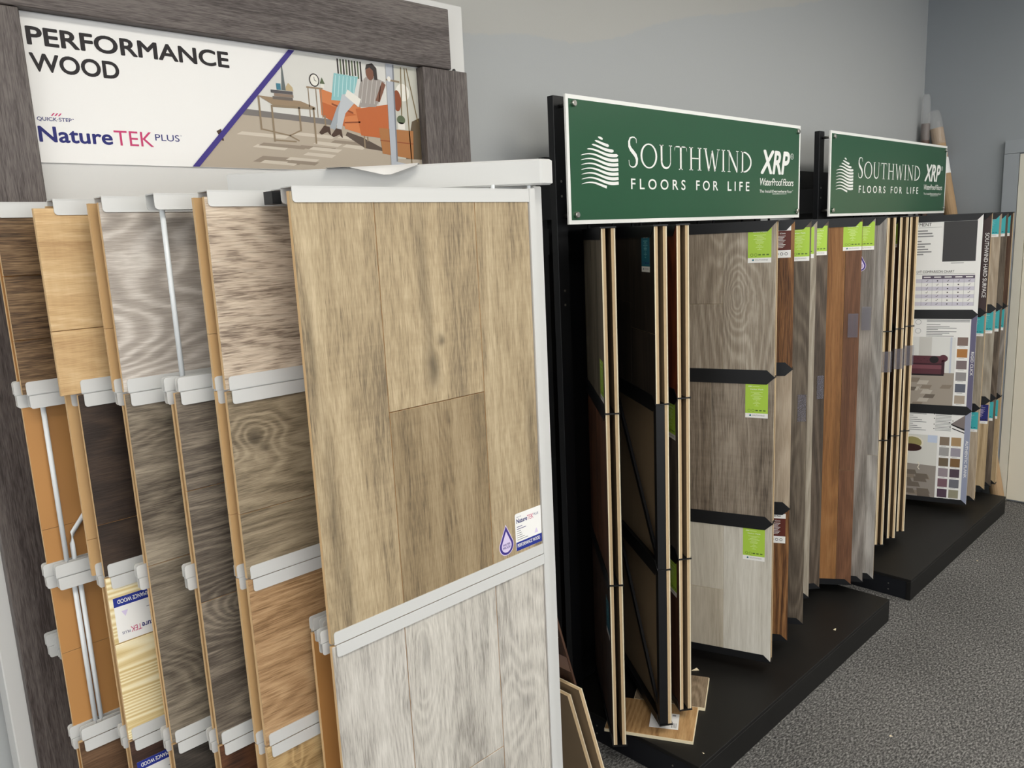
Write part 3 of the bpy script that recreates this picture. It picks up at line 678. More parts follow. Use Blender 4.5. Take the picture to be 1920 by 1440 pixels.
# fifth page
g = nt_page('page of the white rack with a slipped golden oak board above espresso and raw pine', 0.332, 1.285, R3, 0.20)
row(g, 1.624, 1.352, n_natural, (1.448,), x0=-0.022, x1=W_N-0.03); row(g, 1.3505, 1.0605, n_espresso, (1.145,)); row(g, 1.0575, 0.7775, n_pine, (0.945,)); row(g, 0.7745, 0.4915, n_umber)
backrow(g, 1.3505, 1.0605, x0=-0.012, joints=(1.12,)); backrow(g, 1.0575, 0.7775, joints=(0.93,)); backrow(g, 0.7745, 0.4915); backrow(g, 1.628, 1.3535, joints=(1.45,))
for zt, zb_, nm in ((1.022, 0.947, 0), (0.734, 0.659, 1)):
    l5 = Print(lo)
    l5.rect(0.006, 0.082, zb_, zt, M_pwhite, 0); l5.rect(0.006, 0.082, zt-0.0155, zt, M_blue, 1)
    l5.text('PERFORMANCE WOOD', 0.012, 0.078, zt-0.011, zt-0.004, M_pwhite, 2, bold=0.015, flip=True)
    l5.text('PLUS', 0.013, 0.025, zb_+0.012, zb_+0.0165, M_navy, 2, flip=True); l5.text('TEK', 0.026, 0.043, zb_+0.011, zb_+0.0205, M_pink, 2, flip=True); l5.text('Nature', 0.0435, 0.073, zb_+0.011, zb_+0.0205, M_navy, 2, bold=0.02, flip=True)
    l5.poly([(0.016, zt-0.024), (0.026, zt-0.024), (0.021, zt-0.034)], M_lilac, 2)
    for k, w in enumerate((0.014, 0.02, 0.012, 0.016)): l5.rect(0.074-w, 0.074, zt-0.024-k*0.006, zt-0.0228-k*0.006, M_grey, 2)
    l5.build('sample_label', g)
# sixth page: two front boards gone
g = nt_page('leftmost full page of the white rack, rustic brown board above bare ochre backs', 0.274, 1.346, R3, 0.20)
row(g, 1.628, 1.3535, n_rustic, (1.53, 1.435), tints=(1.0, 1.05, 0.95)); row(g, 0.7745, 0.4915, n_walnut)
backrow(g, 1.628, 1.3535, rev=M_ochre); backrow(g, 1.3505, 1.0605, joints=(1.135,), rev=M_ochre); backrow(g, 1.0575, 0.7775, joints=(0.925,), rev=M_ochre); backrow(g, 0.7745, 0.4915, rev=M_ochre)
rods(g, [[(0.026, 0.012, 1.06), (0.026, 0.012, 1.351)], [(0.037, 0.012, 1.06), (0.037, 0.012, 1.105), (0.040, 0.012, 1.122), (0.062, 0.012, 1.150), (0.085, 0.012, 1.175)],
         [(0.031, 0.012, 0.778), (0.031, 0.012, 1.058)], [(0.040, 0.012, 0.778), (0.040, 0.012, 1.058)]])
# rearmost page
g = nt_page('rearmost page of the white rack, only a rail end showing before the grey board', 0.288, 1.408, (), 0.25)
rail(g, 0.918, x0=-0.012, xb=-0.021); rail(g, 0.27)
plank(g, 0.003, W_N-0.001, 0.28, 0.914, 0.0, 0.0078, n_walnut, M_tan, M_ochre); plank(g, 0.003, W_N-0.001, 0.922, 1.628, 0.0, 0.0078, n_char, M_tan, M_ochre)

# ================================================================== black stands with green signs
M_green = mat('green_sign_face', (36, 84, 56), 0.28, spec=0.5, bump=0.03, bscale=700)
M_swhite = mat('sign_white', (242, 242, 238), 0.4, spec=0.3)
M_side = mat('blue_black_end_panel', (20, 22, 28), 0.45, spec=0.4)

def serif_word(pr, x0, x1, z0, zS, zs, m, sx1):
    """SOUTHWIND in small capitals with serifs: big S, then O U T H W I N D"""
    T, t = 0.125, 0.045       # thick and thin strokes for a unit-high letter
    def S_(ox, w, h):
        P = [(.86,.80),(.84,.93),(.66,.985),(.46,.985),(.24,.95),(.13,.83),(.15,.69),(.30,.585),(.52,.50),(.75,.40),(.88,.28),(.86,.14),(.70,.04),(.48,.012),(.26,.03),(.12,.09),(.08,.24)]
        Wd = [.03,.05,.06,.07,.10,.16,.20,.22,.23,.23,.21,.17,.10,.07,.06,.05,.03]
        pr.stroke([(ox+a*w, z0+b*h) for a, b in P], [q*h*0.62 for q in Wd], m)
    def O_(ox, w, h): pr.ring(ox+w/2, z0+h/2, w/2, w/2-T*h, m, rov=h/2*1.02, riv=h/2-t*h)
    def bar(xa, za, xb, zb, wd): pr.line((xa, za), (xb, zb), wd, m)
    def stem(cx, h, wd=None, top=True, bot=True, sw=0.30):
        wd = wd or T*h; pr.rect(cx-wd/2, cx+wd/2, z0, z0+h, m, 2)
        if bot: pr.rect(cx-sw*h/2, cx+sw*h/2, z0, z0+t*h*0.8, m, 2)
        if top: pr.rect(cx-sw*h/2, cx+sw*h/2, z0+h-t*h*0.8, z0+h, m, 2)
    def serif_top(cx, h, sw=0.28): pr.rect(cx-sw*h/2, cx+sw*h/2, z0+h-t*h*0.8, z0+h, m, 2)
    S_(x0, sx1-x0, zS-z0)
    h = zs-z0
    ws = dict(O=1.02, U=0.86, T=0.82, H=0.92, W=1.16, I=0.34, N=0.92, D=0.92); gap = 0.13
    word = 'OUTHWIND'; tot = sum(ws[c] for c in word)+gap*(len(word)-1)
    k = (x1-(sx1+0.012))/tot; x = sx1+0.012
    for c in word:
        w = ws[c]*k
        if c == 'O': O_(x, w, h)
        elif c == 'U':
            a, b_ = x+w*.17, x+w*.84
            pr.rect(a-T*h/2, a+T*h/2, z0+.30*h, z0+h, m, 2); pr.rect(b_-t*h/2, b_+t*h/2, z0+.30*h, z0+h, m, 2)
            P = []; Wd = []
            for q in range(13):
                th = math.pi + math.pi*q/12; P.append(((a+b_)/2+(b_-a)/2*math.cos(th), z0+.32*h+.28*h*math.sin(th))); Wd.append(T*h+(t-T)*h*q/12)
            pr.stroke(P, Wd, m); serif_top(a, h); serif_top(b_, h, .24)
        elif c == 'T':
            stem(x+w/2, h, top=False); pr.rect(x, x+w, z0+h-t*h*1.1, z0+h, m, 2)
            for s in (0, 1):
                xe = x+s*w; pr.poly([(xe, z0+h), (xe, z0+h*.76), (xe+(.05*h if s == 0 else -.05*h), z0+h-t*h), (xe+(.14*h if s == 0 else -.14*h), z0+h)], m, 2)
        elif c == 'H':
            stem(x+w*.18, h); stem(x+w*.82, h); pr.rect(x+w*.18, x+w*.82, z0+.50*h, z0+.545*h, m, 2)
        elif c == 'W':
            q = [(x+w*.10, 1), (x+w*.33, 0), (x+w*.53, .92), (x+w*.72, 0), (x+w*.93, 1)]
            for i in range(4): bar(q[i][0], z0+q[i][1]*h, q[i+1][0], z0+q[i+1][1]*h, (T if i % 2 == 0 else t)*h)
            serif_top(q[0][0], h); serif_top(q[4][0], h, .24)
        elif c == 'I': stem(x+w/2, h)
        elif c == 'N':
            stem(x+w*.16, h, t*h, sw=.24, top=False); stem(x+w*.86, h, t*h, bot=False, sw=.24); bar(x+w*.13, z0+.98*h, x+w*.86, z0+.02*h, T*h*1.05); serif_top(x+w*.10, h, .22)
        elif c == 'D':
            a = x+w*.18; stem(a, h); P = []; Wd = []
            for q in range(15):
                th = math.pi/2 - math.pi*q/14; P.append((a+(x+w-a-T*h/2)*math.cos(th), z0+h/2+(h/2-t*h/2)*math.sin(th))); Wd.append(t*h+(T-t)*h*math.cos(th))
            pr.stroke(P, Wd, m)
        x += w+gap*k

def stand_sign(xl, xr, label):
    """green sign with white border on standoffs; measured on the first sign and stretched"""
    y = 1.455; c = (xl+xr)/2; z0, z1 = 1.582, 1.922
    t = empty('store_sign', (c, y, z0)); tag(t, label, 'sign', 'green signs on the black stands')
    O = (c, y, z0); k = (xr-xl)/(2.970-1.635)
    rel(MB().box(xl, xr, y, y+0.006, z0, z1, M_swhite).build('white_board', t), O)
    rel(MB().box(xl+0.011*k, xr-0.011*k, y-0.0008, y-0.00005, z0+0.011, z1-0.011, M_green).build('green_face', t), O)
    X = lambda x: xl+(x-1.635)*k
    fn = lambda u, v, h: (X(u)-c, -0.0008-h-0.0001, v-z0)
    pr = Print(fn)
    for i in range(11):                       # wavy house emblem
        zc = 1.689 + i*0.0128
        P = []; Wd = []
        for q in range(25):
            s = q/24; x = 1.690 + s*0.163
            zz = zc + 0.0055*math.sin(2*math.pi*(s*0.95+0.02)) - 0.010*s*s + 0.004*s
            roof_r = 1.824 - max(0, x-1.772)*(1.824-1.772)/(1.853-1.772); roof_l = 1.768 + (x-1.692)*(1.826-1.768)/(1.772-1.692)
            lim = min(roof_r, roof_l) if x < 1.778 else roof_r
            if zz > lim or zz < 1.682: continue
            wd = 0.0088*min(1.0, 0.16+1.1*s)
            if lim - zz < wd/2: wd = max(0.0012, (lim-zz)*2)
            P.append((x, zz)); Wd.append(wd)
        if len(P) > 3:
            Wd[0] *= 0.3; pr.stroke(P, Wd, M_swhite)
    pr.build('house_emblem', t)
    pr = Print(fn); serif_word(pr, 1.899, 2.604, 1.740, 1.827, 1.811, M_swhite, 1.947); pr.build('name_lettering', t)
    for wd_, a_, b_ in (('FLOORS', 1.911, 2.193), ('FOR', 2.254, 2.385), ('LIFE', 2.446, 2.590)):
        pr = Print(fn); pr.text(wd_, a_, b_, 1.678, 1.709, M_swhite, bold=0.010, spacing=1.6); pr.build('motto_lettering', t)
    pr = Print(fn)
    pr.text('XRP', 2.668, 2.886, 1.739, 1.823, M_swhite, bold=0.03, shear=0.22)
    pr.ring(2.903, 1.807, 0.0125, 0.0105, M_swhite, rov=0.0105, riv=0.0088); pr.text('R', 2.8985, 2.9080, 1.8025, 1.8115, M_swhite)
    pr.text('WaterProof Floors', 2.664, 2.918, 1.6985, 1.7245, M_swhite, shear=0.2, bold=0.003, spacing=0.88)
    pr.text('The Install', 2.662, 2.748, 1.6735, 1.6835, M_swhite, shear=0.0, bold=0.002); pr.text('Everywhere', 2.754, 2.862, 1.6715, 1.6835, M_swhite, bold=0.012, shear=0.1); pr.text('Floor', 2.868, 2.906, 1.6735, 1.6835, M_swhite)
    pr.text('TM', 2.907, 2.915, 1.6805, 1.6835, M_swhite)
    pr.poly([(2.756, 1.6682), (2.864, 1.6695), (2.864, 1.6705), (2.756, 1.6700)], M_swhite, 2)
    pr.build('product_lettering', t)
    for bx, bz in ((1.664, 1.899), (2.944, 1.899), (1.664, 1.607), (2.944, 1.607)):
        b = rel(MB().tube([(X(bx), y-0.0009, bz), (X(bx), y-0.008, bz)], 0.0085, M_steel, 18).tube([(X(bx), y-0.008, bz), (X(bx), y-0.0095, bz)], [0.0085, 0.007], M_steel, 18).build('bolt', t, smooth=False), O)
        rel(MB().tube([(X(bx), y+0.0061, bz), (X(bx), 1.4995, bz)], 0.0055, M_steel, 12).build('standoff', t, smooth=True), O)
    return t

def stand(x0, x1, ux0, ux1, label):
    t = empty('display_stand', ((x0+x1)/2, 1.35, 0)); tag(t, label, 'display stand', 'black display stands'); O = ((x0+x1)/2, 1.35, 0)
    rel(MB().box(x0, x1, 1.08, 1.62, 0.080, 0.092, M_blackp).build('platform_top', t, bevel=0.001), O)
    rel(MB().box(x0, x1, 1.08, 1.098, 0.0, 0.0798, M_blackp).build('front_board', t, bevel=0.001), O)
    for xa, xb, xs in ((x0+0.004, x0+0.02, x0+0.004), (x1-0.02, x1-0.004, x1-0.004)):
        p = rel(MB().box(xa, xb, 1.0985, 1.61, 0.0, 0.0796, M_side).build('end_board', t), O)
        for yy, zz in ((1.17, 0.052), (1.17, 0.026), (1.45, 0.052), (1.45, 0.026)):
            s = -1 if xs == x0+0.004 else 1
            MB().tube([(xs, yy, zz), (xs+s*0.0015, yy, zz)], 0.0028, M_steel, 8).build('screw', p)
    rel(MB().box(ux0+0.09, ux1-0.02, 1.622, 1.648, 0.0, 1.78, M_black).build('back_board', t), O)
    for xa in (ux0, ux1-0.044):
        u = rel(MB().box(xa, xa+0.044, 1.50, 1.522, 0.0925 if xa == ux0 else 1.59, 1.925, M_black).build('upright', t, bevel=0.001), O)
        for zz in ((1.70, 1.66, 1.40, 1.36) if xa == ux0 else (1.70, 1.66)):
            MB().tube([(xa+0.022, 1.4999, zz), (xa+0.022, 1.4988, zz)], 0.0035, M_steel, 8).build('screw', u)
    for xa in (ux0+0.0455, ux1-0.0695): rel(MB().box(xa, xa+0.024, 1.5005, 1.6215, 1.60, 1.70, M_black).build('upright_bracket', t), O)
    rel(MB().box(ux0+0.0705, ux1-0.0705, 1.600, 1.6215, 1.50, 1.575, M_black).build('hinge_rail', t), O)
    rel(MB().box(ux0+0.0445, ux1-0.0445, 1.600, 1.6215, 0.10, 0.16, M_black).build('hinge_rail', t), O)
    return t
stand(1.68, 3.03, 1.636, 3.00, 'black display stand with low platform under the first green sign')
stand(3.257, 4.607, 3.228, 4.60, 'black display stand with low platform under the second green sign')
stand_sign(1.635, 2.970, 'nearer and larger green sign with white lettering and house emblem')
stand_sign(3.229, 4.610, 'farther and smaller green sign with white lettering near the corner')

# ---- swinging pages
W_S = 0.43; ZT, ZB = 1.566, 0.130; RZ = (1.091, 0.613)
def SWW(n, d, m_, l, **k): return wood('sample_'+n, d, m_, l, 'z', gl=k.pop('gl', 0.5), **k)
s_dim = SWW('olive_grey', (76, 68, 56), (116, 106, 90), (146, 134, 116))
s_walnut = SWW('red_walnut', (60, 34, 20), (98, 60, 38), (128, 84, 56), ring=0.3)
s_dark = SWW('dark_umber', (44, 30, 22), (72, 50, 38), (94, 70, 54))
s_esp = SWW('near_black_oak', (28, 23, 20), (46, 39, 34), (62, 53, 46))
s_mah = SWW('mahogany', (66, 28, 14), (108, 50, 26), (134, 68, 38), ring=0.3)
s_dgrey = SWW('dark_grey_oak', (52, 46, 42), (84, 76, 70), (110, 101, 92))
s_cath = SWW('grey_cathedral_oak', (122, 110, 96), (154, 142, 126), (188, 178, 163), big=0.5, ring=0.22, fiber=0.45, pore=0.35, rings=14, knots=((0.318, 1.345, 0.010, 0.028, 0.22, 0.55), (0.318, 1.345, 0.05, 0.25, 0, 0.3)))
s_rust = SWW('rustic_grey_oak', (80, 70, 60), (124, 112, 98), (156, 144, 129), big=0.55, ring=0.15, fiber=0.5, pore=0.4, saw=0.12, knots=((0.24, 1.00, 0.003, 0.05, 0.7, 0), (0.235, 0.72, 0.003, 0.03, 0.6, 0)))
s_palew = SWW('pale_whitewashed_oak', (168, 160, 146), (204, 199, 187), (222, 218, 208), big=0.5, ring=0.1, fiber=0.3, pore=0.12)
s_zebra = SWW('striped_brown_oak', (66, 40, 22), (118, 79, 45), (156, 113, 70), big=0.3, ring=0.3, fiber=0.55, pore=0.35, lines=0.15, rings=14)
s_beige = SWW('greige_oak', (140, 124, 104), (170, 153, 132), (190, 175, 155))
s_gb = SWW('grey_brown_oak', (70, 60, 50), (100, 89, 76), (126, 114, 99), pore=0.35)
s_gre = SWW('light_greige', (132, 122, 107), (160, 150, 134), (182, 173, 158))
s_db = SWW('brown_grey_oak', (62, 52, 43), (90, 78, 66), (118, 104, 90), rings=18, ring=0.35)
s_or = SWW('amber_oak', (112, 76, 42), (142, 98, 56), (160, 117, 74), ring=0.15)
s_br = SWW('chestnut_oak', (84, 54, 36), (108, 73, 50), (130, 92, 66), ring=0.15)
s_gr = SWW('cool_grey_oak', (98, 92, 86), (130, 123, 116), (160, 153, 146), ring=0.4, rings=16)
s_gr2 = SWW('pale_cool_grey_oak', (112, 108, 104), (146, 142, 137), (172, 168, 163), ring=0.4, rings=16)
s_tan2 = SWW('sand_oak', (150, 126, 92), (180, 156, 120), (200, 178, 144))

def label_print(kind, u0, u1, z0, z1, parent, y=-0.0185, name='sample_label'):
    fn = lambda u, v, h: (u, y-h, v)
    p = Print(fn); w = u1-u0; h = z1-z0; U = lambda a: u0+a*w; V = lambda b_: z0+b_*h
    if kind == 'maroon':
        p.rect(u0, u1, z0, z1, M_pwhite, 0).rect(u0, u1, V(.235), V(.84), M_maroon, 1)
        p.text('Country Plank', U(.30), U(.78), V(.88), V(.95), M_ink, 2, bold=0.01)
        p.text('SPC - 6.5mm', U(.28), U(.75), V(.735), V(.785), M_pwhite, 2)
        for k in range(9):
            a = .5-.26+.05*((k*7) % 3); p.rect(U(a), U(1-a), V(.67-k*.045), V(.685-k*.045), M_pwhite, 2)
        for k in range(4): p.ring(U(.2+.2*k), V(.12), w*.07, w*.05, M_ink, 2, n=14)
    else:
        base, lt, dk = dict(lime=(M_lime, M_limel, M_limed), teal=(M_teal, M_teall, M_teald), deep=(M_teald, M_teall, M_navy), navy=(M_navy, M_lilac, M_ink))[kind]
        p.rect(u0, u1, z0, z1, M_pwhite, 0).rect(u0, u1, V(.135), z1, base, 1)
        p.text('XRP', U(.12), U(.30), V(.905), V(.935), M_pwhite, 2, bold=0.02, shear=0.2); p.rect(U(.32), U(.62), V(.91), V(.925), lt, 2); p.text('Harbor Plank', U(.22), U(.80), V(.82), V(.855), M_pwhite, 2)
        for k in range(12):
            a = .24 + .07*((k*5) % 3) + (.10 if k > 5 else 0); p.rect(U(a), U(1-a), V(.745-k*.036), V(.757-k*.036), lt, 2)
        for k in range(5):
            if k < 2: p.ring(U(.17+.17*k), V(.215), w*.065, w*.05, dk, 2, n=14)
            else: p.rect(U(.11+.17*k), U(.22+.17*k), V(.20), V(.235), dk, 2)
        p.poly([(U(.18), V(.05)), (U(.26), V(.05)), (U(.26), V(.09)), (U(.22), V(.105)), (U(.18), V(.08))], M_teald, 2); p.text('SOUTHWIND', U(.31), U(.86), V(.055), V(.095), M_grey, 2)
    return p.build(name, parent)

def sw_rail(parent, z, kind):
    mb = MB(); W = W_S; h = 0.0225
    for s in (-1, 1):
        y0, y1 = s*0.0186, s*0.0202
        if kind in ('mid', 'bottom'): mb.prism([(0.0, z+0.0012), (W+0.001, z+0.0012), (W-h, z+h), (0.0, z+h)], FX, y0, y1, M_black)
        if kind == 'mid': mb.prism([(0.0, z-h), (W-h, z-h), (W+0.001, z-0.0012), (0.0, z-0.0012)], FX, y0, y1, M_black)
        if kind == 'top': mb.prism([(0.0, z-0.028), (W-0.025, z-0.028), (W+0.001, z), (0.0, z)], FX, y0, y1, M_black)
    mb.box(0.0, W+0.0025, -0.0202, 0.0202, z-0.0016 if kind != 'top' else z+0.0002, z+0.0016 if kind != 'top' else z+0.004, M_black)
    return mb.build({'mid': 'middle_rail', 'top': 'top_rail', 'bottom': 'bottom_rail'}[kind], parent)
def sw_board(parent, z0, z1, side, spec, edge=None):
    """one sample board: tan core with its planks as children; spec = [(u0, u1, v0, v1, material, tint)] in fractions"""
    s = side
    core = MB().box(0.012, W_S-0.001, *sorted((s*0.0072, s*0.0142)), z0, z1, M_core)
    # reverse of the core is kraft brown
    core.add([(0.0125, s*0.0071, z0+.0005), (W_S-.0015, s*0.0071, z0+.0005), (W_S-.0015, s*0.0071, z1-.0005), (0.0125, s*0.0071, z1-.0005)], [(0, 1, 2, 3)], M_coreback)
    c = core.build('board', parent)
    for (a, b_, v0, v1, m, tt) in spec:
        u0 = 0.012+a*(W_S-0.012); u1 = 0.012+b_*(W_S-0.012); q0 = z0+v0*(z1-z0); q1 = z0+v1*(z1-z0)
        plank(c, u0+0.0003, u1-0.0003, q0+0.0003, q1-0.0003, s*0.0182, 0.0039, m, M_cream, M_core, tt, sgn=(1 if s < 0 else -1))
    return c
def full(m, t=1.0): return [(0, 1, 0, 1, m, t)]
def sw_page(hx, ang, label, left, right=None, long=False, group='pages of the first black stand'):
    t = empty('display_page', (hx, 1.58, 0), math.radians(ang-90)); tag(t, label, 'sample page', group)
    sw_rail(t, ZT, 'top'); sw_rail(t, ZB, 'bottom')
    if not long:
        for z in RZ: sw_rail(t, z, 'mid')
    MB().box(0.0, 0.011, -0.007, 0.007, ZB+0.002, ZT, M_black).build('spine_bar', t)
    MB().tube([(0.004, 0, ZT+0.0045), (0.004, 0, ZT+0.02)], 0.005, M_black, 10).build('hinge_pin', t)
    rows = [(ZB+0.002, ZT-0.0002)] if long else [(RZ[0]+0.002, ZT-0.0002), (RZ[1]+0.002, RZ[0]-0.002), (ZB+0.002, RZ[1]-0.002)]
    for i, (z0, z1) in enumerate(rows):
        if left[i]: sw_board(t, z0, z1, -1, left[i])
        rr = (right or {}).get(i, full(s_dim if not long else s_gb))
        if rr: sw_board(t, z0, z1, 1, rr)
    return t
def tab(parent, u0, u1, z0, z1, y=-0.0212): MB().box(u0, u1, y-0.0008, y, z0, z1, M_clear).build('clear_tab', parent)
def etab(parent, z0, z1): 
    MB().box(W_S-0.012, W_S+0.0045, -0.0222, -0.0212, z0, z1, M_clear).box(W_S+0.0035, W_S+0.0045, -0.0212, 0.0212, z0, z1, M_clear).build('clear_tab', parent)

two = lambda m1, m2, s, t1=1.0, t2=1.0: [(0, s, 0, 1, m1, t1), (s, 1, 0, 1, m2, t2)]
p = sw_page(1.863, -43.3, 'nearest edge-on page of the first black stand, beside the white rack post', [two(s_dim, s_dim, .45, .9, 1.), two(s_walnut, s_walnut, .5, .9, 1.), two(s_dark, s_dark, .5, 1., .9)])
label_print('lime', 0.345, 0.412, 1.115, 1.225, p); label_print('deep', 0.345, 0.412, 0.44, 0.55, p)
p = sw_page(1.979, -34.8, 'page of the first black stand with bare black frame and diagonal brace', [[(0, .5, 0, .55, s_esp, .9), (0, .5, .55, 1, s_esp, 1.), (.5, 1, 0, .4, s_esp, 1.), (.5, 1, .4, 1, s_esp, .9)], None, None])
label_print('deep', 0.330, 0.397, 1.446, 1.556, p)
for z0, z1 in ((0.615, 1.088), (0.133, 0.610)):
    MB().prism([(0.02, z1-0.03), (0.035, z1-0.02), (W_S-0.02, z0+0.03), (W_S-0.034, z0+0.02)], FX, -0.014, -0.006, M_black).build('diagonal_brace', p)
    MB().box(W_S-0.020, W_S-0.001, -0.018, 0.0065, z0, z1, M_black).build('frame_bar', p)
p = sw_page(2.079, -34.6, 'third edge-on page of the first black stand, above the loose planks', [full(s_mah), full(s_dgrey), full(s_dark, (1., .8, .75))])
label_print('lime', 0.345, 0.412, 0.965, 1.075, p); label_print('lime', 0.345, 0.412, 0.485, 0.595, p)
p = sw_page(2.118, 19.2, 'widest open page of the first black stand, three grey boards with lime labels',
            [[(0, .30, 0, .5, s_cath, (.93, .91, .89)), (0, .30, .5, 1, s_cath, (.97, .96, .95)), (.30, .62, 0, .48, s_cath, (.9, .88, .86)), (.30, .62, .48, 1, s_cath, (.95, .93, .91)), (.62, 1, 0, 1, s_cath, 1.)],
             [(0, .53, 0, 1, s_rust, (.98, .95, .92)), (.53, 1, 0, 1, s_rust, 1.06)],
             [(0, .63, .48, 1, s_palew, (.88, .85, .80)), (0, .63, 0, .48, s_palew, (.76, .71, .64)), (.63, 1, 0, 1, s_palew, 1.0)]])
for zt, du in ((1.555, 0.008), (1.070, 0.004), (0.592, 0.0)): label_print('lime', 0.339+du, 0.408+du, zt-0.110, zt, p)
p = sw_page(2.221, 28.2, 'page of the first black stand with striped brown boards and maroon labels', [full(s_zebra), full(s_beige), full(s_zebra, .97)])
label_print('maroon', 0.350, 0.419, 1.452, 1.553, p); label_print('maroon', 0.348, 0.418, 0.489, 0.594, p)
p = sw_page(2.340, 32.7, 'tall grey-brown page of the first black stand next to the maroon labels', [two(s_gb, s_gb, .55, .95, 1.)], long=True)
label_print('lime', 0.358, 0.425, 1.434, 1.544, p); tab(p, 0.397, 0.425, 0.885, 0.98)
p = sw_page(2.454, 49.6, 'tall pale greige page of the first black stand showing only a sliver', [full(s_gre)], long=True)
label_print('lime', 0.352, 0.419, 1.434, 1.544, p)
p = sw_page(2.555, 50.8, 'tall dark brown-grey page of the first black stand left of the amber page', [full(s_db)], long=True)
label_print('lime', 0.357, 0.425, 1.440, 1.546, p); tab(p, 0.398, 0.424, 0.90, 0.99)
p = sw_page(2.756, 34.2, 'tall amber and chestnut page of the first black stand with a lime label', [[(0, .45, 0, 1, s_or, .95), (.45, .862, 0, 1, s_or, 1.), (.862, 1, 0, .33, s_br, 1.05), (.862, 1, .33, 1, s_br, .95)]], long=True)
label_print('lime', 0.363, 0.428, 1.451, 1.554, p); tab(p, 0.388, 0.424, 1.127, 1.217)
p = sw_page(2.854, 27.5, 'tall cool grey page of the first black stand with a water drop sticker', [two(s_gr, s_gr, .8, .95, 1.)], long=True)
label_print('lime', 0.361, 0.428, 1.450, 1.553, p); tab(p, 0.393, 0.426, 1.149, 1.238); drop(lambda u, v, h: (u, -0.0185-h, v), 0.382, 1.372, 0.062, p)
p = sw_page(2.961, 19.5, 'last tall pale grey page of the first black stand, before the second stand', [[(0, .6, 0, 1, s_gr, 1.), (.6, 1, 0, .36, s_gr2, 1.06), (.6, 1, .36, 1, s_gr2, .97)]], long=True)
G2 = 'pages of the second black stand'
for hx, a, l in ((3.770, -47.2, 'first edge-on page of the second black stand, with a clear tab on its edge'), (3.866, -45.1, 'middle edge-on page of the second black stand, between two others'), (3.976, -44.9, 'last edge-on page of the second black stand, beside the white info boards')):
    p = sw_page(hx, a, l, [full(s_dark), full(s_dark), full(s_dgrey)], group=G2)
    etab(p, 0.915, 1.005); label_print('lime', 0.345, 0.412, 1.44, 1.55, p)

# information page: three printed boards
i_grey = mat('info_lilac_grey', (206, 202, 214), 0.5); i_head = mat('info_header_plum', (92, 80, 98), 0.5); i_slate = mat('info_slate', (56, 55, 56), 0.55)
i_plum = mat('info_plum_strip', (98, 94, 122), 0.5); i_steel = mat('info_steel_strip', (146, 152, 174), 0.5); i_brown = mat('info_brown_strip', (62, 46, 46), 0.5)
p = sw_page(4.126, 17.3, 'white printed information page of the second black stand with charts and swatches', [full(M_pwhite), full(M_pwhite), full(M_pwhite)], group=G2)
fn = lambda u, v, h: (u, -0.0185-h, v)
q = Print(fn)
q.rect(0.268, 0.408, 1.347, 1.537, i_slate, 1)
q.text('UNDERLAYMENT', 0.060, 0.215, 1.519, 1.534, M_ink, 2); q.rect(0.02, 0.26, 1.512, 1.5132, M_grey, 2)
for k, (w, zz) in enumerate(((.18, 1.497), (.20, 1.484), (.205, 1.471), (.155, 1.447), (.195, 1.434), (.17, 1.421), (.185, 1.408), (.20, 1.396), (.165, 1.384))): q.rect(0.02, 0.02+w, zz-0.003, zz+0.003, M_grey, 2)
q.text('LVT COMPARISON CHART', 0.160, 0.322, 1.293, 1.305, M_ink, 2); q.rect(0.02, 0.408, 1.2875, 1.289, M_grey, 2)
q.rect(0.185, 0.410, 1.264, 1.281, i_head, 1)
for k in range(5): q.rect(0.192+k*0.045, 0.222+k*0.045, 1.270, 1.275, M_pwhite, 2)
for r in range(7):
    zt = 1.264-r*0.0188
    if r % 2 == 0: q.rect(0.02, 0.410, zt-0.0188, zt, i_grey, 1)
    for k in range(5):
        cx = 0.207+k*0.045; cz = zt-0.0095
        if (k in (2, 3) and 0 < r < 7) or (r == 0 and k == 1): q.disc(cx, cz, 0.0032, 0.0032, M_ink, 2, n=8)
        else: q.line((cx-0.004, cz), (cx-0.001, cz-0.0035), 0.0018, M_ink, 2).line((cx-0.001, cz-0.0035), (cx+0.005, cz+0.005), 0.0018, M_ink, 2)
for k in range(6): q.rect(0.1845+k*0.045, 0.1855+k*0.045, 1.1324, 1.264, M_grey, 2)
q.rect(0.305, 0.36, 1.338, 1.341, M_grey, 2)
q.build('comparison_chart_print', p)
q = Print(fn)                                # RIGID CLICK board
q.rect(0.4055, 0.4292, 0.617, 1.087, i_plum, 1); q.text('RIGID CLICK', 0.4125, 0.4245, 0.790, 0.908, M_pwhite, 2, rot='down', bold=0.006)
for k, (w, zz) in enumerate(((.185, 1.062), (.185, 1.055), (.06, 1.040), (.10, 1.030), (.13, 1.023), (.05, 1.016), (.13, 1.006), (.10, 0.998), (.07, .990), (.12, .983))): q.rect(0.215, 0.215+w, zz-0.0016, zz+0.0016, M_grey, 2)
for zz in (1.052, 1.008): q.ring(0.178, zz, 0.013, 0.0115, M_grey, 2)
q.rect(0.012, 0.345, 0.62, 0.978, pm('room_white', (226, 226, 222)), 1); q.rect(0.186, 0.242, 0.80, 0.978, pm('room_panel', (206, 204, 198)), 2); q.rect(0.322, 0.330, 0.78, 0.978, pm('room_post', (198, 204, 216)), 2)
q.rect(0.012, 0.345, 0.62, 0.80, pm('room_floor', (162, 152, 140)), 3)
random.seed(11)
for k in range(16):
    a = 0.015+0.28*random.random(); z = 0.622+0.15*random.random(); q.poly([(a, z), (a+.045, z), (min(.344, a+.055), z+.02), (a+.012, z+.02)], random.choice((pm('fl_a', (112, 102, 92)), pm('fl_b', (190, 182, 170)), pm('fl_c', (140, 128, 114)))), 4+k*0.03)
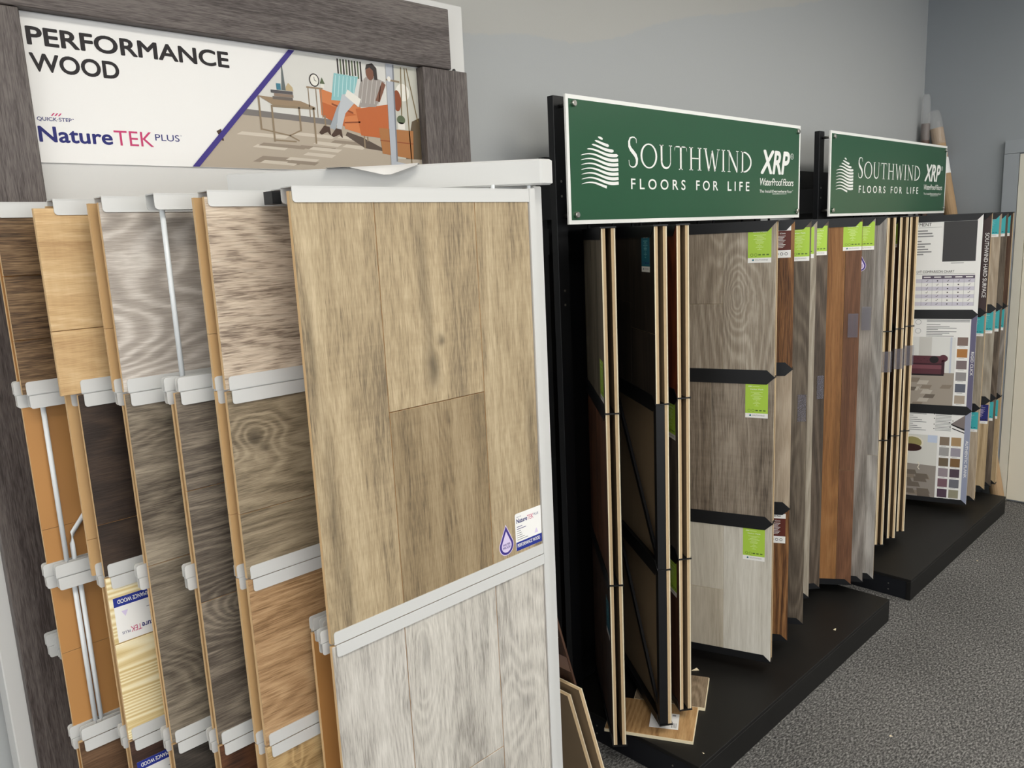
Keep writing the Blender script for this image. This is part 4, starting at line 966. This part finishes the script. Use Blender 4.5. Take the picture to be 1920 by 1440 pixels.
sf = pm('chesterfield', (92, 50, 58)); sfd = pm('chesterfield_dark', (62, 32, 40)); sfl = pm('chesterfield_light', (122, 74, 82))
q.rect(0.012, 0.298, 0.792, 0.884, sf, 5); q.rect(0.012, 0.290, 0.838, 0.846, sfd, 6); q.rect(0.012, 0.290, 0.818, 0.838, sfl, 6)
q.disc(0.295, 0.872, 0.020, 0.018, sf, 6); q.rect(0.288, 0.302, 0.792, 0.865, sfd, 6); q.rect(0.012, 0.300, 0.784, 0.792, M_ink, 5)
for k in range(9):
    for r in range(2): q.disc(0.03+k*0.028+r*0.014, 0.858+r*0.012, 0.0022, 0.0022, sfd, 7, n=6)
q.disc(0.255, 0.865, 0.020, 0.018, M_ink, 8)
q.rect(0.346, 0.4055, 0.62, 0.985, M_pwhite, 4)
for k, c in enumerate(((132, 112, 104), (176, 122, 66), (126, 112, 112), (150, 146, 146), (100, 104, 116), (172, 158, 142))): q.rect(0.352, 0.397, 0.937-k*0.058, 0.979-k*0.058, pm('sw%d' % k, c), 5); q.rect(0.36, 0.385, 0.932-k*0.058, 0.9335-k*0.058, M_grey, 5)
q.build('sofa_room_print', p)
q = Print(fn)                                # AUTHENTIC PLANK board
q.rect(0.404, 0.4292, 0.136, 0.609, i_steel, 1); q.text('AUTHENTIC PLANK', 0.4115, 0.4235, 0.270, 0.462, M_pwhite, 2, rot='down', bold=0.004)
q.poly([(0.345, 0.543), (0.404, 0.590), (0.404, 0.520)], pm('plank_a', (128, 118, 116)), 2); q.poly([(0.345, 0.543), (0.404, 0.520), (0.404, 0.511), (0.345, 0.537)], M_ink, 3); q.poly([(0.352, 0.522), (0.404, 0.502), (0.404, 0.497), (0.352, 0.517)], M_ink, 3)
for k in range(9): q.rect(0.03, 0.235-.02*((k*3) % 4), 0.585-k*0.0105, 0.588-k*0.0105, M_grey, 2)
for k in range(12):
    q.rect(0.275, 0.345-.015*((k*3) % 3), 0.588-k*0.0075, 0.5905-k*0.0075, M_grey, 2)
    if k in (0, 3, 7, 10): q.disc(0.270, 0.589-k*0.0075, 0.0026, 0.0026, M_ink, 2, n=8)
for a, b_ in ((.352, .558), (.337, .549), (.341, .526), (.352, .520)): q.disc(a, b_, 0.0024, 0.0024, M_ink, 4, n=8)
q.rect(0.012, 0.288, 0.145, 0.478, pm('room2_white', (216, 215, 208)), 1); q.rect(0.245, 0.288, 0.44, 0.478, pm('room2_window', (196, 208, 228)), 2)
q.poly([(0.012, 0.145), (0.288, 0.145), (0.288, 0.318), (0.012, 0.330)], pm('room2_floor', (150, 142, 134)), 2)
random.seed(5)
for k in range(14):
    a = 0.015+0.2*random.random(); z = 0.148+0.13*random.random(); q.poly([(a, z), (a+.06, z), (min(.287, a+.05), z+.025), (a-.002, z+.025)], random.choice((pm('fl_a', (112, 102, 92)), pm('fl_b', (190, 182, 170)), pm('fl_c', (140, 128, 114)))), 3+k*0.03)
q.disc(0.175, 0.435, 0.052, 0.036, pm('chair_frame', (228, 222, 206)), 4); q.disc(0.175, 0.435, 0.044, 0.030, pm('chair_olive', (158, 148, 96)), 5); q.disc(0.170, 0.408, 0.050, 0.020, pm('chair_seat', (62, 38, 34)), 6)
q.stroke([(0.205, 0.335), (0.212, 0.320), (0.206, 0.305), (0.214, 0.294)], 0.004, pm('chair_frame', (228, 222, 206)), 6)
q.rect(0.290, 0.404, 0.140, 0.482, M_pwhite, 3)
cs = ((134, 118, 102), (172, 142, 104), (160, 158, 156), (158, 152, 162), (112, 98, 80), (128, 98, 66), (152, 140, 146), (84, 70, 80), (124, 94, 104), (112, 112, 120), (84, 66, 80), (150, 146, 124))
for k, c in enumerate(cs):
    a = 0.2985+(k % 2)*0.051; z = 0.474-(k//2)*0.0545
    q.rect(a, a+0.043, z-0.044, z, pm('sx%d' % k, c), 4); q.rect(a+0.006, a+0.03, z-0.049, z-0.0475, M_grey, 4)
q.build('chair_room_print', p)
# pages right of the information page
p = sw_page(4.272, 9.6, 'narrow brown page of the second black stand with white vertical lettering on its edge', [full(s_dark), full(s_gre), full(s_beige)], group=G2)
q = Print(fn); q.rect(0.30, 0.4292, 1.094, 1.545, i_brown, 1); q.text('SOUTHWIND HARD SURFACE', 0.4075, 0.4245, 1.165, 1.475, M_pwhite, 2, rot='down', bold=0.008); q.build('title_strip_print', p)
label_print('teal', 0.34, 0.425, 0.975, 1.075, p); label_print('teal', 0.34, 0.425, 0.49, 0.592, p)
p = sw_page(4.424, 17.2, 'first teal-labelled plank page of the second black stand, pale beige boards', [full(s_beige), full(s_gre), full(s_tan2)], group=G2)
label_print('teal', 0.35, 0.42, 1.45, 1.555, p); label_print('teal', 0.35, 0.42, 0.965, 1.075, p); label_print('navy', 0.36, 0.425, 0.49, 0.592, p)
p = sw_page(4.535, 13.7, 'second teal-labelled plank page of the second black stand, dark top board', [full(s_gb), full(s_db), full(s_db, 1.15)], group=G2)
label_print('teal', 0.35, 0.42, 1.45, 1.555, p); label_print('teal', 0.35, 0.42, 0.965, 1.075, p); label_print('teal', 0.35, 0.42, 0.49, 0.592, p)
p = sw_page(4.640, 7.4, 'last teal-labelled plank page of the second black stand, next to the door wall', [full(s_dark), full(s_gr), full(s_tan2, .9)], group=G2)
label_print('teal', 0.35, 0.42, 1.45, 1.555, p); label_print('teal', 0.35, 0.42, 0.965, 1.075, p); label_print('teal', 0.35, 0.42, 0.49, 0.592, p)

# ================================================================== loose things
def obox(name, c, d1, l1, d2, l2, z0, z1, face, edge, label, cat, group=None, joint=None):
    """flat plank with one corner c, running l1 along d1 and l2 along d2"""
    d1 = Vector(d1).normalized(); d2 = Vector(d2).normalized(); c = Vector(c)
    ang = math.atan2(d2.y, d2.x)
    t = MB().box(0, l2, 0, l1, 0, z1-z0-0.003, edge).box(0.002, l2-0.002, 0.002, l1-0.002, z1-z0-0.003, z1-z0, face)
    o = t.build(name, None, (c.x, c.y, z0), ang)
    o.color = (1, 1, 1, 1)
    return tag(o, label, cat, group)
f_tan = wood('loose_tan_plank', (128, 94, 58), (172, 134, 90), (194, 158, 112), 'y' if False else 'x', ring=0.3, gs=0.9)
f_grey = wood('loose_grey_plank', (104, 88, 70), (142, 124, 102), (164, 146, 124), 'x')
obox('loose_plank', (1.753, 1.147), (-0.085, 0.162), 0.26, (0.162, 0.085), 0.172, 0.0922, 0.104, f_tan, M_cream, 'golden tan loose plank lying on the first platform under the edge-on pages', 'plank', 'loose planks on the platform')
obox('loose_plank', (1.917, 1.211), (-0.085, 0.162), 0.22, (0.162, 0.085), 0.176, 0.0922, 0.104, f_grey, M_cream, 'greyer loose plank lying farther in on the first platform', 'plank', 'loose planks on the platform')
o = MB().box(0, 0.078, 0, 0.085, 0, 0.0006, M_paper).build('paper_label', None, (1.767, 1.208, 0.1045), math.atan2(0.045, 0.076))
q = Print(lambda u, v, h: (u, v, 0.0007+h))
for k in range(4): q.rect(0.006, 0.03, 0.006+k*0.004, 0.008+k*0.004, M_grey, 1); q.rect(0.064, 0.072, 0.010+k*0.014, 0.020+k*0.014, M_grey, 1)
q.build('label_print', o)
tag(o, 'small white paper label lying on the golden tan loose plank', 'label')
# sheets leaning between the white rack and the first stand
def lean(label, xt, dz, y0, y1, tk, zt, m_face, slope=0.295):
    t = empty('leaning_board', (xt+slope*zt, y0, 0)); tag(t, label, 'sample board', 'boards leaning beside the white rack')
    def pt(s, y, d): # s 0 bottom .. 1 top ; d thickness along +x
        return (xt+slope*zt*(1-s)+d-(xt+slope*zt), y-y0, zt*s+0.0002)
    mb = MB(); v = [pt(s, y, d) for s in (0, 1) for y in (y0, y1) for d in (0, tk)]
    mb.add(v, [(0, 2, 6, 4)], M_coreback); mb.add(v, [(1, 5, 7, 3)], m_face); mb.add(v, [(0, 4, 5, 1), (2, 3, 7, 6), (4, 6, 7, 5), (0, 1, 3, 2)], M_core)
    mb.build('board_core', t)
    m2 = MB(); v = [pt(s, y, d) for s in (0, 1) for y in (y0-0.0004, y1) for d in (tk+0.0002, tk+0.003)]
    m2.add(v, [(0, 2, 6, 4), (1, 5, 7, 3), (0, 4, 5, 1), (2, 3, 7, 6), (4, 6, 7, 5), (0, 1, 3, 2)], M_cream)
    m2.build('veneer', t)
lean('front leaning tan sample board beside the white rack post, lowest in the picture', 1.276, 0, 1.190, 1.56, 0.0085, 0.452, s_dark)
lean('rear leaning tan sample board with cream edge beside the white rack post', 1.293, 0, 1.168, 1.56, 0.0085, 0.469, s_dark)
t = empty('leaning_board', (1.452, 1.20, 0)); tag(t, 'dark printed board leaning behind the white rack post, above the tan boards', 'sample board', 'boards leaning beside the white rack')
mb = MB(); v = [(-0.232*s+d, y, s*0.78+0.0002) for s in (0, 1) for y in (0.0, 0.35) for d in (0, 0.006)]
mb.add(v, [(0, 2, 6, 4), (1, 5, 7, 3), (0, 4, 5, 1), (2, 3, 7, 6), (4, 6, 7, 5), (0, 1, 3, 2)], s_dark); mb.build('board_core', t).color = (.9, .8, .78, 1)
for z0, z1 in ((0.30, 0.36), (0.50, 0.545)):
    mb = MB(); mb.add([(-0.232*z/0.78-0.0006, y, z) for z in (z0, z1) for y in (0.001, 0.349)], [(0, 1, 3, 2)], pm('rosy_band', (150, 118, 104))); mb.build('printed_band', t)
mb = MB()
for z0, z1, y0, y1 in ((0.60, 0.606, 0.01, 0.05), (0.585, 0.62, 0.026, 0.031), (0.62, 0.625, 0.015, 0.045)):
    mb.add([(-0.232*z/0.78-0.0008, y, z) for z in (z0, z1) for y in (y0, y1)], [(0, 1, 3, 2)], M_pwhite)
mb.build('printed_mark', t)
# rolls in the corner
M_kraft = mat('brown_kraft_paper', (170, 140, 104), 0.7, mottle=0.1, mscale=18, bump=0.2, bscale=40)
M_film = mat('clear_wrap_film', (215, 215, 215), 0.08, alpha=0.22, bump=0.6, bscale=60)
M_dkroll = mat('brown_roll', (92, 70, 60), 0.5, mottle=0.15, mscale=30)
def roll(label, bot, top, r, mats, cuts):
    t = empty('wrapped_roll', (bot[0], bot[1], 0)); tag(t, label, 'roll', 'rolls in the corner')
    B = Vector(bot); Tp = Vector(top)
    def at(s): return tuple(B+(Tp-B)*s - Vector((bot[0], bot[1], 0)))
    MB().tube([at(0), at(cuts)], r, mats[0], 18).build('paper_tube', t, smooth=False)
    rs = [r*1.06, r*1.08, r*1.02, r*0.9, r*0.55]; ss = [cuts-0.04, cuts+0.25*(1-cuts), cuts+0.6*(1-cuts), cuts+0.9*(1-cuts), 1.0]
    MB().tube([at(s) for s in ss], rs, M_film, 14, caps=False).build('film_wrap', t, smooth=True)
    if len(mats) > 1: MB().tube([at(cuts-0.115), at(cuts-0.075)], r*1.03, mats[1], 18).build('paper_band', t)
roll('slim brown roll in clear film standing in the corner behind the second sign', (4.70, 1.575, 0.0), (4.765, 1.622, 2.22), 0.022, (M_dkroll,), 0.93)
roll('kraft paper roll in clear film leaning in the corner right of the slim roll', (4.766, 1.150, 0.0), (4.785, 1.590, 2.13), 0.033, (M_kraft, M_pwhite), 0.955)
# scraps on platform and carpet
M_chip = mat('pale_wood_chip', (226, 212, 180), 0.7)
for i, (x, y, z, s, l) in enumerate(((2.66, 1.135, 0.0922, 0.012, 'pale wood chip on the first platform near its front edge'), (1.74, 1.105, 0.0922, 0.006, 'tiny white crumb on the near corner of the first platform'), (2.10, 1.36, 0.0922, 0.02, 'thin wood splinter under the widest open page'), (3.86, 1.00, 0.0002, 0.009, 'pale crumb on the carpet before the second platform'), (2.30, 0.80, 0.0002, 0.008, 'white crumb on the carpet in front of the first platform'))):
    mb = MB(); a = i*1.3; mb.add([(s*math.cos(a), s*math.sin(a), 0), (s*math.cos(a+2.4)*.5, s*math.sin(a+2.4)*.5, 0), (s*math.cos(a+4)*.6, s*math.sin(a+4)*.6, 0), (0, 0, s*.35)], [(0, 2, 1), (0, 1, 3), (1, 2, 3), (2, 0, 3)], M_chip)
    tag(mb.build('scrap', None, (x, y, z)), l, 'scrap', 'scraps on platform and carpet')
